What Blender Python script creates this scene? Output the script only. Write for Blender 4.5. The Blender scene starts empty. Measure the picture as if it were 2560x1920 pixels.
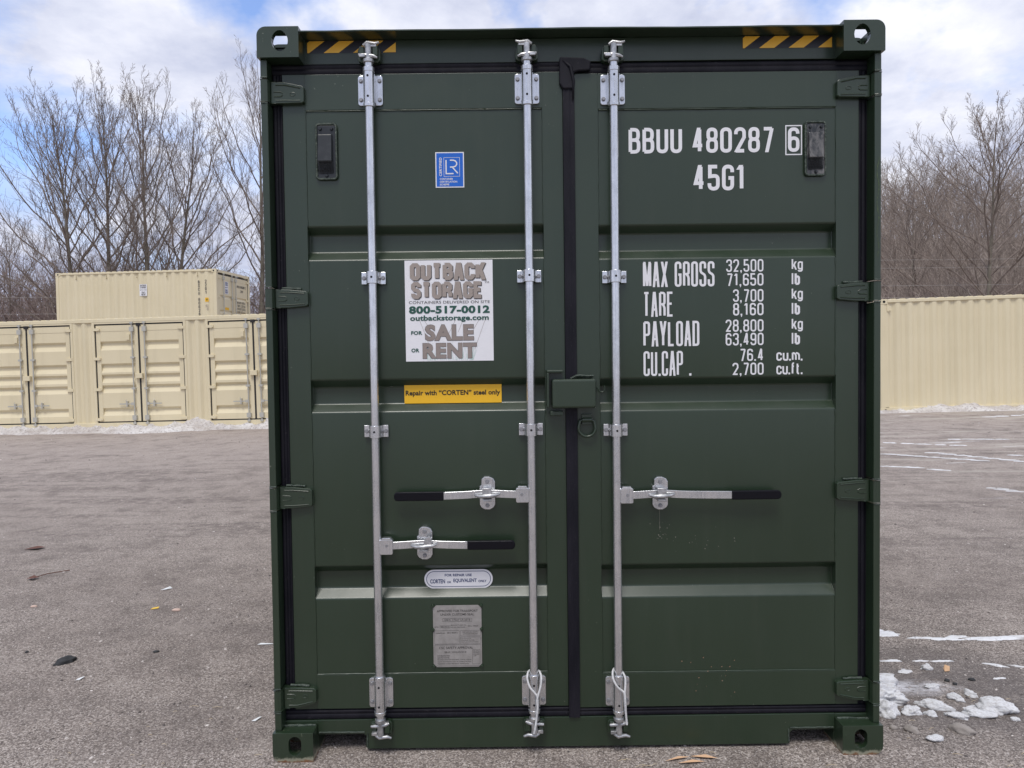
import bpy, math, random
from mathutils import Vector, Matrix, noise
from math import radians as rad, sin, cos, pi

S = bpy.context.scene
COL = S.collection
random.seed(7)

# ------------------------------------------------------------------ camera
F_PX = 1800.0                      # focal length in pixels of a 2560 px wide frame
CAM = Vector((-0.2524, -2.8280, 1.5851))
PITCH, YAW, ROLL = -0.03006, 0.00213, -0.01242
cam = bpy.data.cameras.new('camera')
cam.sensor_width = 36.0
cam.lens = 36.0 * F_PX / 2560.0
cam.clip_start, cam.clip_end = 0.05, 2000.0
cam_o = bpy.data.objects.new('camera', cam)
_f = Vector((sin(YAW)*cos(PITCH), cos(YAW)*cos(PITCH), sin(PITCH)))
_r = Vector((cos(YAW), -sin(YAW), 0)); _u = _r.cross(_f)
_r2 = cos(ROLL)*_r + sin(ROLL)*_u; _u2 = -sin(ROLL)*_r + cos(ROLL)*_u
cam_o.matrix_world = Matrix(((_r2.x, _u2.x, -_f.x, CAM.x), (_r2.y, _u2.y, -_f.y, CAM.y), (_r2.z, _u2.z, -_f.z, CAM.z), (0, 0, 0, 1)))
COL.objects.link(cam_o)
S.camera = cam_o

# ------------------------------------------------------------------ light
SUN_EL, SUN_AZ = 62.0, 192.0       # degrees; azimuth counted from +y towards +x
world = bpy.data.worlds.new('World')
S.world = world
world.use_nodes = True


class NT:
    """small helper to write node graphs"""
    def __init__(s, tree):
        s.t = tree; s.n = tree.nodes; s.l = tree.links
    def new(s, kind, **kw):
        nd = s.n.new(kind)
        for k, v in kw.items():
            if k == 'inp':
                for a, b in v.items():
                    if isinstance(b, bpy.types.NodeSocket): s.l.new(b, nd.inputs[a])
                    else: nd.inputs[a].default_value = b
            else: setattr(nd, k, v)
        return nd
    def math(s, op, a, b=None, c=None, clamp=False):
        nd = s.new('ShaderNodeMath', operation=op, use_clamp=clamp)
        for i, v in enumerate((a, b, c)):
            if v is None: continue
            if isinstance(v, bpy.types.NodeSocket): s.l.new(v, nd.inputs[i])
            else: nd.inputs[i].default_value = v
        return nd.outputs[0]
    def mix(s, fac, a, b, blend='MIX'):
        nd = s.new('ShaderNodeMix', data_type='RGBA', blend_type=blend)
        for i, v in ((0, fac), (6, a), (7, b)):
            if isinstance(v, bpy.types.NodeSocket): s.l.new(v, nd.inputs[i])
            elif i == 0: nd.inputs[i].default_value = v
            else: nd.inputs[i].default_value = (*v, 1) if len(v) == 3 else v
        return nd.outputs[2]
    def ramp(s, fac, stops, interp='LINEAR'):
        nd = s.new('ShaderNodeValToRGB')
        cr = nd.color_ramp; cr.interpolation = interp
        while len(cr.elements) < len(stops): cr.elements.new(0.5)
        for e, (p, c) in zip(cr.elements, stops):
            e.position = p
            e.color = (c, c, c, 1) if isinstance(c, (int, float)) else (*c, 1)
        s.l.new(fac, nd.inputs[0])
        return nd.outputs[0]
    def noise(s, vec, scale, detail=4, rough=0.55, dist=0.0, w=None):
        nd = s.new('ShaderNodeTexNoise')
        if w is not None: nd.noise_dimensions = '4D'; nd.inputs['W'].default_value = w
        nd.inputs['Scale'].default_value = scale; nd.inputs['Detail'].default_value = detail
        nd.inputs['Roughness'].default_value = rough; nd.inputs['Distortion'].default_value = dist
        if vec is not None: s.l.new(vec, nd.inputs['Vector'])
        return nd.outputs[0]
    def vmul(s, vec, v):
        nd = s.new('ShaderNodeVectorMath', operation='MULTIPLY')
        s.l.new(vec, nd.inputs[0]); nd.inputs[1].default_value = v
        return nd.outputs[0]


def build_world():
    t = NT(world.node_tree); t.n.clear()
    out = t.new('ShaderNodeOutputWorld'); bg = t.new('ShaderNodeBackground')
    bg.inputs[1].default_value = 0.1
    sky = t.new('ShaderNodeTexSky', sky_type='NISHITA', sun_disc=False, sun_elevation=rad(SUN_EL), sun_rotation=rad(SUN_AZ),
                air_density=1.0, dust_density=0.6, ozone_density=1.6)
    tc = t.new('ShaderNodeTexCoord')
    d = tc.outputs['Generated']
    sep = t.new('ShaderNodeSeparateXYZ', inp={0: d})
    # flat cloud layer: direction divided by height
    zc = t.math('ADD', t.math('MAXIMUM', sep.outputs[2], 0.0), 0.22)
    u = t.math('DIVIDE', sep.outputs[0], zc); v = t.math('DIVIDE', sep.outputs[1], zc)
    cb = t.new('ShaderNodeCombineXYZ', inp={0: u, 1: v, 2: 0.0})
    p = cb.outputs[0]
    n1 = t.noise(p, 1.25, 8, 0.62, 0.3, w=CLOUD_W)
    n2 = t.noise(p, 2.6, 7, 0.62, 0.15, w=7.7)
    n3 = t.noise(p, 0.8, 6, 0.55, 0.4, w=CLOUD_W + 4.0)
    # gaps in the cloud deck where the photograph shows blue
    wob = t.new('ShaderNodeTexNoise', inp={'Vector': d, 'Scale': 5.0, 'Detail': 5.0, 'Roughness': 0.6})
    wv = t.new('ShaderNodeVectorMath', operation='MULTIPLY_ADD', inp={0: wob.outputs['Color'], 1: (0.30, 0.30, 0.30), 2: d})
    ws = t.new('ShaderNodeVectorMath', operation='SUBTRACT', inp={0: wv.outputs[0], 1: (0.15, 0.15, 0.15)})
    hole = None
    for px, py, rad_, amp in SKY_GAPS:
        v_ = Vector((_f + _r2*((px-1280)/F_PX) - _u2*((py-960)/F_PX))).normalized()
        ds = t.new('ShaderNodeVectorMath', operation='DISTANCE', inp={0: ws.outputs[0], 1: tuple(v_)})
        g = t.math('MULTIPLY', t.math('SUBTRACT', 1.0, t.math('DIVIDE', ds.outputs['Value'], rad_), clamp=True), amp)
        hole = g if hole is None else t.math('MAXIMUM', hole, g)
    v_ = Vector((_f + _r2*((2480-1280)/F_PX) - _u2*((330-960)/F_PX))).normalized()
    ds = t.new('ShaderNodeVectorMath', operation='DISTANCE', inp={0: ws.outputs[0], 1: tuple(v_)})
    n1 = t.math('ADD', n1, t.math('MULTIPLY', t.math('SUBTRACT', 1.0, t.math('DIVIDE', ds.outputs['Value'], 0.42), clamp=True), 0.22))
    n1 = t.math('SUBTRACT', n1, hole)
    cover = t.ramp(n1, [(0.24, 0.05), (0.36, 0.55), (0.45, 1.0)])
    shade = t.ramp(t.math('ADD', t.math('MULTIPLY', n3, 0.55), t.math('MULTIPLY', n2, 0.45)),
                   [(0.40, (6.8, 6.85, 7.3)), (0.47, (5.3, 5.5, 6.4)), (0.55, (3.6, 3.9, 5.1))])
    blue = t.mix(1.0, sky.outputs[0], (1.35, 1.40, 1.65), 'MULTIPLY')
    col = t.mix(cover, blue, shade)
    t.l.new(col, bg.inputs[0]); t.l.new(bg.outputs[0], out.inputs[0])


CLOUD_W = 3.1
SKY_GAPS = [(660, 10, 0.12, 0.32), (0, 330, 0.13, 0.15), (1390, 50, 0.09, 0.30), (1850, 20, 0.09, 0.20), (2060, -10, 0.16, 0.32), (2270, 220, 0.12, 0.09), (-300, 200, 0.2, 0.25), (2900, 100, 0.25, 0.2)]
build_world()
sun = bpy.data.lights.new('sun', 'SUN'); sun.energy = 1.4; sun.angle = rad(22); sun.color = (1.0, 0.96, 0.90)
sun_o = bpy.data.objects.new('sun', sun); COL.objects.link(sun_o)
_sd = Vector((sin(rad(SUN_AZ))*cos(rad(SUN_EL)), cos(rad(SUN_AZ))*cos(rad(SUN_EL)), sin(rad(SUN_EL))))
sun_o.rotation_euler = _sd.to_track_quat('Z', 'Y').to_euler()
S.view_settings.view_transform = 'Standard'; S.view_settings.look = 'None'
S.view_settings.exposure = 0.60; S.view_settings.gamma = 1.0
S.view_settings.use_curve_mapping = False

# ------------------------------------------------------------------ materials
def mat(name, build):
    m = bpy.data.materials.new(name); m.use_nodes = True
    t = NT(m.node_tree); t.n.clear()
    out = t.new('ShaderNodeOutputMaterial'); b = t.new('ShaderNodeBsdfPrincipled')
    t.l.new(b.outputs[0], out.inputs[0])
    tc = t.new('ShaderNodeTexCoord')
    build(t, b, tc.outputs['Object'], tc)
    return m

def setb(t, b, **kw):
    for k, v in kw.items():
        k = {'color': 'Base Color', 'rough': 'Roughness', 'metal': 'Metallic', 'spec': 'Specular IOR Level', 'coat': 'Coat Weight', 'coat_rough': 'Coat Roughness', 'normal': 'Normal', 'sss': 'Subsurface Weight'}[k]
        if isinstance(v, bpy.types.NodeSocket): t.l.new(v, b.inputs[k])
        elif isinstance(v, tuple): b.inputs[k].default_value = (*v, 1)
        else: b.inputs[k].default_value = v

def bump(t, h, strength=0.3, dist=0.01):
    nd = t.new('ShaderNodeBump', inp={'Strength': strength, 'Distance': dist, 'Height': h})
    return nd.outputs[0]

def m_plain(name, color, rough=0.6, metal=0.0, spec=0.5):
    def f(t, b, o, tc): setb(t, b, color=color, rough=rough, metal=metal, spec=spec)
    return mat(name, f)

def m_green(name, worn=0.0, rust=False):
    def f(t, b, o, tc):
        g = tc.outputs['Object']
        big = t.noise(g, 1.6, 4, 0.5)
        c = t.mix(t.ramp(big, [(0.3, 0.0), (0.7, 1.0)]), (0.0170, 0.0325, 0.0165), (0.0205, 0.0375, 0.0195))
        # faint dust film and streaks that run down
        st = t.noise(t.vmul(g, (22, 22, 1.3)), 1.0, 4, 0.6)
        c = t.mix(t.math('MULTIPLY', t.ramp(st, [(0.52, 0.0), (0.78, 1.0)]), 0.045), c, (0.12, 0.12, 0.10))
        # chips
        ch = t.noise(g, 95, 3, 0.5)
        msk = t.noise(g, 3.3, 2, 0.5, w=2.2)
        chip = t.math('MULTIPLY', t.ramp(ch, [(0.735 - worn*0.06, 0.0), (0.75 - worn*0.06, 1.0)]), t.ramp(msk, [(0.5, 0.0), (0.6, 1.0)]))
        c = t.mix(t.math('MULTIPLY', chip, 0.6), c, (0.25, 0.27, 0.22))
        rough = t.ramp(t.noise(g, 9, 4, 0.6), [(0.3, 0.30), (0.7, 0.40)])
        if rust:
            sp = t.new('ShaderNodeSeparateXYZ', inp={0: g})
            nz = t.math('MULTIPLY', t.noise(g, 26, 5, 0.65), 0.06)
            low = t.math('SUBTRACT', nz, sp.outputs[2])                 # rust where the casting scrapes the ground
            r1 = t.ramp(t.math('ADD', low, 0.5), [(0.521, 0.0), (0.528, 1.0)])
            r0 = t.ramp(t.math('ADD', low, 0.5), [(0.507, 0.0), (0.517, 1.0)])
            c = t.mix(t.math('MULTIPLY', r0, 0.7), c, (0.36, 0.35, 0.26))
            c = t.mix(r1, c, t.mix(t.noise(g, 60, 3), (0.09, 0.035, 0.015), (0.26, 0.12, 0.05)))
            sc = t.noise(t.vmul(g, (60, 60, 6)), 1.0, 3, 0.6, 0.6)
            c = t.mix(t.math('MULTIPLY', t.ramp(sc, [(0.66, 0.0), (0.69, 1.0)]), t.ramp(t.noise(g, 9, 2), [(0.5, 0.0), (0.58, 0.8)])), c, (0.30, 0.32, 0.22))
        h = t.noise(g, 160, 3, 0.5)
        h2 = t.noise(g, 2.2, 2, 0.5)
        n = bump(t, h, 0.05, 0.002)
        nd = t.new('ShaderNodeBump', inp={'Strength': 0.25, 'Distance': 0.012, 'Height': h2, 'Normal': n})
        setb(t, b, color=c, rough=rough, spec=0.5, coat=0.36, coat_rough=0.25, normal=nd.outputs[0])
    return mat(name, f)

GREEN = m_green('green_paint')
GREEN_WORN = m_green('green_paint_worn', 1.0, True)
GREEN_SCUFF = m_green('green_paint_scuffed', 0.8)

def f_weld(t, b, o, tc):
    n = t.noise(o, 70, 4, 0.7)
    setb(t, b, color=t.mix(t.ramp(n, [(0.4, 0.0), (0.7, 1.0)]), (0.022, 0.036, 0.026), (0.09, 0.115, 0.09)), rough=0.42, normal=bump(t, n, 0.7, 0.01))
WELD = mat('painted_weld', f_weld)

def f_galv(t, b, o, tc):
    n = t.noise(o, 14, 4, 0.6)
    st = t.noise(t.vmul(o, (170, 170, 3)), 1.0, 4, 0.6)                       # drawn lines along the bar, with highlight streaks put into the colour
    sw = t.noise(t.vmul(o, (45, 45, 12)), 1.6, 4, 0.7, 1.8)                   # zinc runs
    f = t.math('ADD', t.math('MULTIPLY', st, 0.4), t.math('ADD', t.math('MULTIPLY', n, 0.3), t.math('MULTIPLY', sw, 0.35)))
    c = t.ramp(f, [(0.34, (0.44, 0.455, 0.47)), (0.50, (0.68, 0.695, 0.715)), (0.66, (0.84, 0.85, 0.87))])
    r = t.ramp(f, [(0.3, 0.34), (0.7, 0.16)])
    setb(t, b, color=c, rough=r, metal=0.9, normal=bump(t, t.math('ADD', sw, t.math('MULTIPLY', st, 0.5)), 0.16, 0.0012))
GALV = mat('galvanised_steel', f_galv)

def f_cast(t, b, o, tc):
    n = t.noise(o, 40, 4, 0.6)
    setb(t, b, color=t.ramp(n, [(0.35, (0.34, 0.35, 0.36)), (0.65, (0.62, 0.62, 0.62))]), rough=0.38, metal=0.8, normal=bump(t, n, 0.5, 0.004))
CAST = mat('zinc_casting', f_cast)
BOLT = m_plain('zinc_bolt', (0.33, 0.33, 0.34), 0.45, 0.7)
HOLE = m_plain('black_hole', (0.006, 0.006, 0.007), 0.9)

def f_rub(t, b, o, tc):
    n = t.noise(t.vmul(o, (9, 9, 2)), 1.5, 5, 0.6)
    d = t.noise(o, 120, 4, 0.7)
    c = t.mix(t.ramp(n, [(0.4, 0.0), (0.7, 1.0)]), (0.005, 0.005, 0.009), (0.014, 0.013, 0.019))
    c = t.mix(t.math('MULTIPLY', t.ramp(d, [(0.62, 0.0), (0.7, 1.0)]), 0.12), c, (0.3, 0.28, 0.26))
    setb(t, b, color=c, rough=0.55, spec=0.22, normal=bump(t, d, 0.1, 0.002))
RUBBER = mat('black_rubber', f_rub)

def f_grip(t, b, o, tc):
    n = t.noise(o, 90, 4, 0.6)
    setb(t, b, color=(0.004, 0.004, 0.007), rough=0.34, spec=0.22, normal=bump(t, n, 0.2, 0.003))
GRIP = mat('black_vinyl', f_grip)

def f_tan(t, b, o, tc):
    n = t.noise(o, 0.8, 4, 0.55)
    st = t.noise(t.vmul(o, (5.5, 5.5, 0.35)), 1.0, 5, 0.65)
    c = t.mix(t.ramp(n, [(0.3, 0.0), (0.7, 1.0)]), (0.70, 0.615, 0.415), (0.75, 0.665, 0.465))
    c = t.mix(t.math('MULTIPLY', t.ramp(st, [(0.5, 0.0), (0.72, 1.0)]), 0.16), c, (0.42, 0.37, 0.25))
    fine = t.noise(t.vmul(o, (60, 60, 2)), 1.0, 3, 0.6)
    c = t.mix(t.math('MULTIPLY', t.ramp(fine, [(0.58, 0.0), (0.75, 1.0)]), 0.10), c, (0.40, 0.34, 0.22))
    setb(t, b, color=c, rough=0.45, spec=0.4)
TAN = mat('tan_paint', f_tan)
TAN_GASKET = m_plain('dark_gasket', (0.018, 0.017, 0.017), 0.6)
TAN_STEEL = m_plain('dull_zinc', (0.50, 0.49, 0.44), 0.5, 0.25)

def m_print(name, color, rough=0.45):
    def f(t, b, o, tc):
        n = t.noise(o, 30, 5, 0.7)
        c = t.mix(t.math('MULTIPLY', t.ramp(n, [(0.5, 0.0), (0.72, 1.0)]), 0.12), color, tuple(x*0.72 for x in color))
        setb(t, b, color=c, rough=rough)
    return mat(name, f)
WHITE = m_print('white_vinyl', (0.77, 0.77, 0.79))
SIGN_WHITE = m_print('sign_white', (0.80, 0.80, 0.82), 0.35)
BLUE = m_print('sticker_blue', (0.010, 0.125, 0.56), 0.35)
NAVY = m_print('print_navy', (0.03, 0.055, 0.16))
YELLOW = m_print('sticker_yellow', (0.88, 0.50, 0.018), 0.4)
HAZY = m_print('hazard_yellow', (0.90, 0.50, 0.05), 0.35)
HAZB = m_print('hazard_black', (0.014, 0.014, 0.018), 0.35)
BLACKP = m_print('print_black', (0.012, 0.011, 0.010))
TEAL = m_print('print_green', (0.018, 0.085, 0.062))
TAUPE = m_print('print_taupe', (0.34, 0.29, 0.255))
TAUPE2 = m_print('print_warm_grey', (0.28, 0.235, 0.21))
DGREY = m_print('print_dark_grey', (0.07, 0.065, 0.062))
MINT = m_print('print_mint', (0.50, 0.66, 0.60))
ALU = mat('plate_aluminium', lambda t, b, o, tc: setb(t, b, color=t.ramp(t.noise(o, 40, 4), [(0.3, (0.29, 0.275, 0.26)), (0.7, (0.37, 0.352, 0.335))]), rough=0.5, metal=0.25))
ROPE = mat('white_rope', lambda t, b, o, tc: setb(t, b, color=t.ramp(t.noise(o, 120, 4), [(0.3, (0.5, 0.5, 0.5)), (0.7, (0.74, 0.74, 0.74))]), rough=0.8))

def f_snow(t, b, o, tc):
    n = t.noise(o, 5, 6, 0.65); n2 = t.noise(o, 45, 4, 0.7)
    c = t.mix(t.ramp(n, [(0.46, 0.0), (0.70, 0.65)]), (0.78, 0.79, 0.81), (0.36, 0.32, 0.29))
    c = t.mix(t.ramp(n2, [(0.62, 0.0), (0.68, 0.8)]), c, (0.12, 0.10, 0.085))
    setb(t, b, color=c, rough=0.65, normal=bump(t, t.math('ADD', n2, n), 0.45, 0.02))
SNOW = mat('old_snow', f_snow)
def f_snow2(t, b, o, tc):
    n = t.noise(o, 2.2, 6, 0.65); n2 = t.noise(o, 22, 5, 0.7)
    c = t.mix(t.ramp(n, [(0.35, 0.0), (0.75, 1.0)]), (0.74, 0.725, 0.71), (0.40, 0.35, 0.32))
    c = t.mix(t.ramp(n2, [(0.52, 0.0), (0.64, 0.85)]), c, (0.25, 0.205, 0.185))
    setb(t, b, color=c, rough=0.75, normal=bump(t, n2, 0.6, 0.06))
SNOW_DIRTY = mat('dirty_snow', f_snow2)

def f_ground(t, b, o, tc):
    sp = t.new('ShaderNodeSeparateXYZ', inp={0: o})
    big = t.noise(o, 0.35, 5, 0.6)
    mid = t.noise(t.vmul(o, (0.5, 1.4, 1)), 1.2, 5, 0.65)
    g1 = t.noise(o, 75, 3, 0.75)
    g2 = t.noise(o, 240, 2, 0.6)
    g3 = t.noise(o, 22, 3, 0.7)
    vor = t.new('ShaderNodeTexVoronoi', inp={'Vector': o, 'Scale': 165.0})
    vs = t.new('ShaderNodeSeparateColor', inp={0: vor.outputs['Color']})
    grain = t.math('ADD', t.math('MULTIPLY', vs.outputs[0], 0.42), t.math('ADD', t.math('MULTIPLY', g1, 0.45), t.math('MULTIPLY', g2, 0.22)))
    c = t.ramp(grain, [(0.28, (0.060, 0.051, 0.045)), (0.46, (0.205, 0.174, 0.153)), (0.60, (0.325, 0.280, 0.248)), (0.78, (0.62, 0.56, 0.51))])
    # brownish and damp areas
    c = t.mix(t.math('MULTIPLY', t.ramp(big, [(0.40, 0.0), (0.62, 1.0)]), 0.35), c, (0.20, 0.165, 0.145))
    c = t.mix(t.math('MULTIPLY', t.ramp(mid, [(0.50, 0.0), (0.70, 1.0)]), 0.30), c, (0.125, 0.108, 0.102))
    # dry pale dust farther off where cars pack the stone flat
    far = t.ramp(t.math('MULTIPLY', sp.outputs[1], 0.05), [(0.08, 0.0), (0.50, 0.72)])
    dust = t.mix(t.ramp(g3, [(0.3, 0.0), (0.7, 1.0)]), (0.345, 0.296, 0.264), (0.46, 0.397, 0.356))
    c = t.mix(far, c, dust)
    blot = t.noise(o, 3.2, 6, 0.7, w=2.0)
    c = t.mix(t.math('MULTIPLY', t.ramp(blot, [(0.50, 0.0), (0.64, 1.0)]), 0.44), c, (0.11, 0.092, 0.082))
    c = t.mix(t.math('MULTIPLY', t.ramp(blot, [(0.34, 1.0), (0.46, 0.0)]), 0.30), c, (0.47, 0.415, 0.37))
    coarse = t.noise(o, 34, 3, 0.75)
    c = t.mix(t.math('MULTIPLY', t.ramp(coarse, [(0.60, 0.0), (0.68, 1.0)]), 0.45), c, (0.10, 0.085, 0.08))
    c = t.mix(t.math('MULTIPLY', t.ramp(coarse, [(0.30, 1.0), (0.38, 0.0)]), 0.40), c, (0.55, 0.49, 0.46))
    # faint ruts and scuffed rows crossing the yard
    rut = t.noise(t.vmul(o, (0.22, 2.6, 1)), 1.0, 6, 0.7, 0.5, w=3.0)
    rutm = t.math('MULTIPLY', t.ramp(rut, [(0.50, 0.0), (0.58, 1.0)]), t.ramp(t.noise(o, 9, 4, 0.7), [(0.42, 0.0), (0.55, 1.0)]))
    c = t.mix(t.math('MULTIPLY', rutm, t.ramp(t.math('MULTIPLY', sp.outputs[1], 0.05), [(0.05, 0.10), (0.2, 0.55), (0.7, 0.35)])), c, (0.13, 0.108, 0.10))
    # tyre-packed slush streaks beside the container
    stv = t.noise(t.vmul(o, (0.32, 3.2, 1)), 1.0, 6, 0.7, 0.35)
    reg = t.math('MULTIPLY', t.ramp(t.math('MULTIPLY', sp.outputs[0], 0.1), [(0.35, 0.0), (0.50, 1.0)]),
                 t.ramp(t.math('MULTIPLY', sp.outputs[1], 0.05), [(0.22, 0.0), (0.30, 1.0), (0.60, 1.0), (0.70, 0.6)]))
    c = t.mix(t.math('MULTIPLY', reg, t.ramp(stv, [(0.535, 0.0), (0.60, 0.75)])), c, (0.46, 0.42, 0.37))
    c = t.mix(t.math('MULTIPLY', reg, t.ramp(t.noise(t.vmul(o, (0.5, 4.4, 1)), 1.0, 6, 0.7, 0.3, w=5.0), [(0.63, 0.0), (0.66, 0.8)])), c, (0.74, 0.73, 0.73))
    c = t.mix(t.math('MULTIPLY', reg, t.ramp(t.noise(t.vmul(o, (0.4, 3.0, 1)), 1.0, 6, 0.7, 0.3, w=9.0), [(0.58, 0.0), (0.66, 0.5)])), c, (0.16, 0.135, 0.125))
    # damp mud near the melting snow
    dx = t.math('SUBTRACT', sp.outputs[0], 1.75); dy = t.math('SUBTRACT', sp.outputs[1], 0.55)
    dd = t.math('ADD', t.math('MULTIPLY', t.math('MULTIPLY', dx, dx), 1.2), t.math('MULTIPLY', t.math('MULTIPLY', dy, dy), 2.6))
    wet = t.math('MULTIPLY', t.ramp(dd, [(0.20, 1.0), (1.3, 0.0)]), t.ramp(t.noise(o, 2.6, 5, 0.65), [(0.34, 0.0), (0.50, 1.0)]))
    c = t.mix(t.math('MULTIPLY', wet, 0.62), c, (0.085, 0.072, 0.068))
    fx = t.math('SUBTRACT', sp.outputs[0], 1.66); fy = t.math('SUBTRACT', sp.outputs[1], 0.58)
    fd = t.math('ADD', t.math('MULTIPLY', t.math('MULTIPLY', fx, fx), 9.0), t.math('MULTIPLY', t.math('MULTIPLY', fy, fy), 60.0))
    fr_ = t.math('MULTIPLY', t.ramp(fd, [(0.0, 1.0), (0.6, 0.0)]), t.ramp(t.noise(t.vmul(o, (9, 22, 1)), 1.0, 6, 0.75), [(0.40, 0.0), (0.60, 1.0)]))
    c = t.mix(t.math('MULTIPLY', fr_, 0.85), c, (0.72, 0.72, 0.76))
    h = t.math('ADD', t.math('MULTIPLY', grain, 1.0), t.math('MULTIPLY', g3, 0.6))
    setb(t, b, color=c, rough=t.math('SUBTRACT', 0.9, t.math('MULTIPLY', wet, 0.35)), spec=0.3, normal=bump(t, h, 0.75, 0.006))
GROUND = mat('crushed_stone_ground', f_ground)

def f_peb(t, b, o, tc):
    g = t.new('ShaderNodeNewGeometry')
    r = g.outputs['Random Per Island']
    c = t.ramp(r, [(0.0, (0.07, 0.062, 0.06)), (0.25, (0.19, 0.165, 0.155)), (0.6, (0.30, 0.265, 0.25)), (0.85, (0.44, 0.40, 0.375)), (1.0, (0.72, 0.67, 0.63))])
    setb(t, b, color=c, rough=0.85, spec=0.3)
PEBBLE = mat('gravel_stone', f_peb)

def m_bark(name, a, c2):
    def f(t, b, o, tc):
        n = t.noise(t.vmul(o, (3, 3, 0.8)), 1.2, 5, 0.65)
        setb(t, b, color=t.mix(t.ramp(n, [(0.35, 0.0), (0.65, 1.0)]), a, c2), rough=0.9, spec=0.2)
    return mat(name, f)
BARK = m_bark('grey_bark', (0.11, 0.095, 0.076), (0.25, 0.225, 0.18))
TWIG = m_bark('brown_twigs', (0.155, 0.126, 0.108), (0.28, 0.232, 0.200))
BRUSH = m_bark('brush_twigs', (0.17, 0.128, 0.115), (0.33, 0.26, 0.235))
BRUSH_PALE = m_bark('pale_brush_twigs', (0.22, 0.182, 0.155), (0.41, 0.348, 0.30))  # twigs lightened to put haze into their colour
HILL = mat('leaf_litter_hill', lambda t, b, o, tc: setb(t, b, color=t.ramp(t.noise(o, 0.9, 6, 0.7), [(0.3, (0.15, 0.118, 0.10)), (0.7, (0.30, 0.245, 0.21))]), rough=1.0, spec=0.1))
WIRE = m_plain('wire_steel', (0.42, 0.40, 0.38), 0.5, 0.3)
STONE = mat('rock', lambda t, b, o, tc: setb(t, b, color=t.ramp(t.noise(o, 30, 5, 0.7), [(0.35, (0.20, 0.18, 0.165)), (0.65, (0.42, 0.38, 0.35))]), rough=0.9))
STONE_PINK = m_plain('pinkish_stone', (0.58, 0.43, 0.36), 0.85)
TAR = mat('tar_lump', lambda t, b, o, tc: setb(t, b, color=t.ramp(t.noise(o, 60, 5, 0.7), [(0.35, (0.012, 0.013, 0.015)), (0.65, (0.05, 0.052, 0.055))]), rough=0.75))
LEAF_BROWN = m_plain('dead_leaf', (0.13, 0.06, 0.045), 0.8)
LEAF_TAN = m_plain('pale_dry_leaf', (0.62, 0.40, 0.24), 0.8)
STRAW = m_plain('straw', (0.55, 0.45, 0.30), 0.8)
SCRAP_W = m_plain('white_plastic', (0.78, 0.80, 0.80), 0.4)
SCRAP_Y = m_plain('yellow_plastic', (0.85, 0.55, 0.06), 0.4)
VENT_D = mat('vent_plastic', lambda t, b, o, tc: setb(t, b, color=t.ramp(t.noise(o, 26, 5, 0.7), [(0.45, (0.016, 0.019, 0.022)), (0.75, (0.035, 0.040, 0.042))]), rough=0.38))
VENT_P = mat('vent_plastic_dirty_sheen', lambda t, b, o, tc: setb(t, b, color=t.ramp(t.noise(t.vmul(o, (1, 1, 0.5)), 28, 5, 0.7, 0.8), [(0.42, (0.02, 0.024, 0.027)), (0.62, (0.16, 0.155, 0.15))]), rough=0.3))  # pale mottling puts dirt and a glossy reflection into the colour

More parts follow.
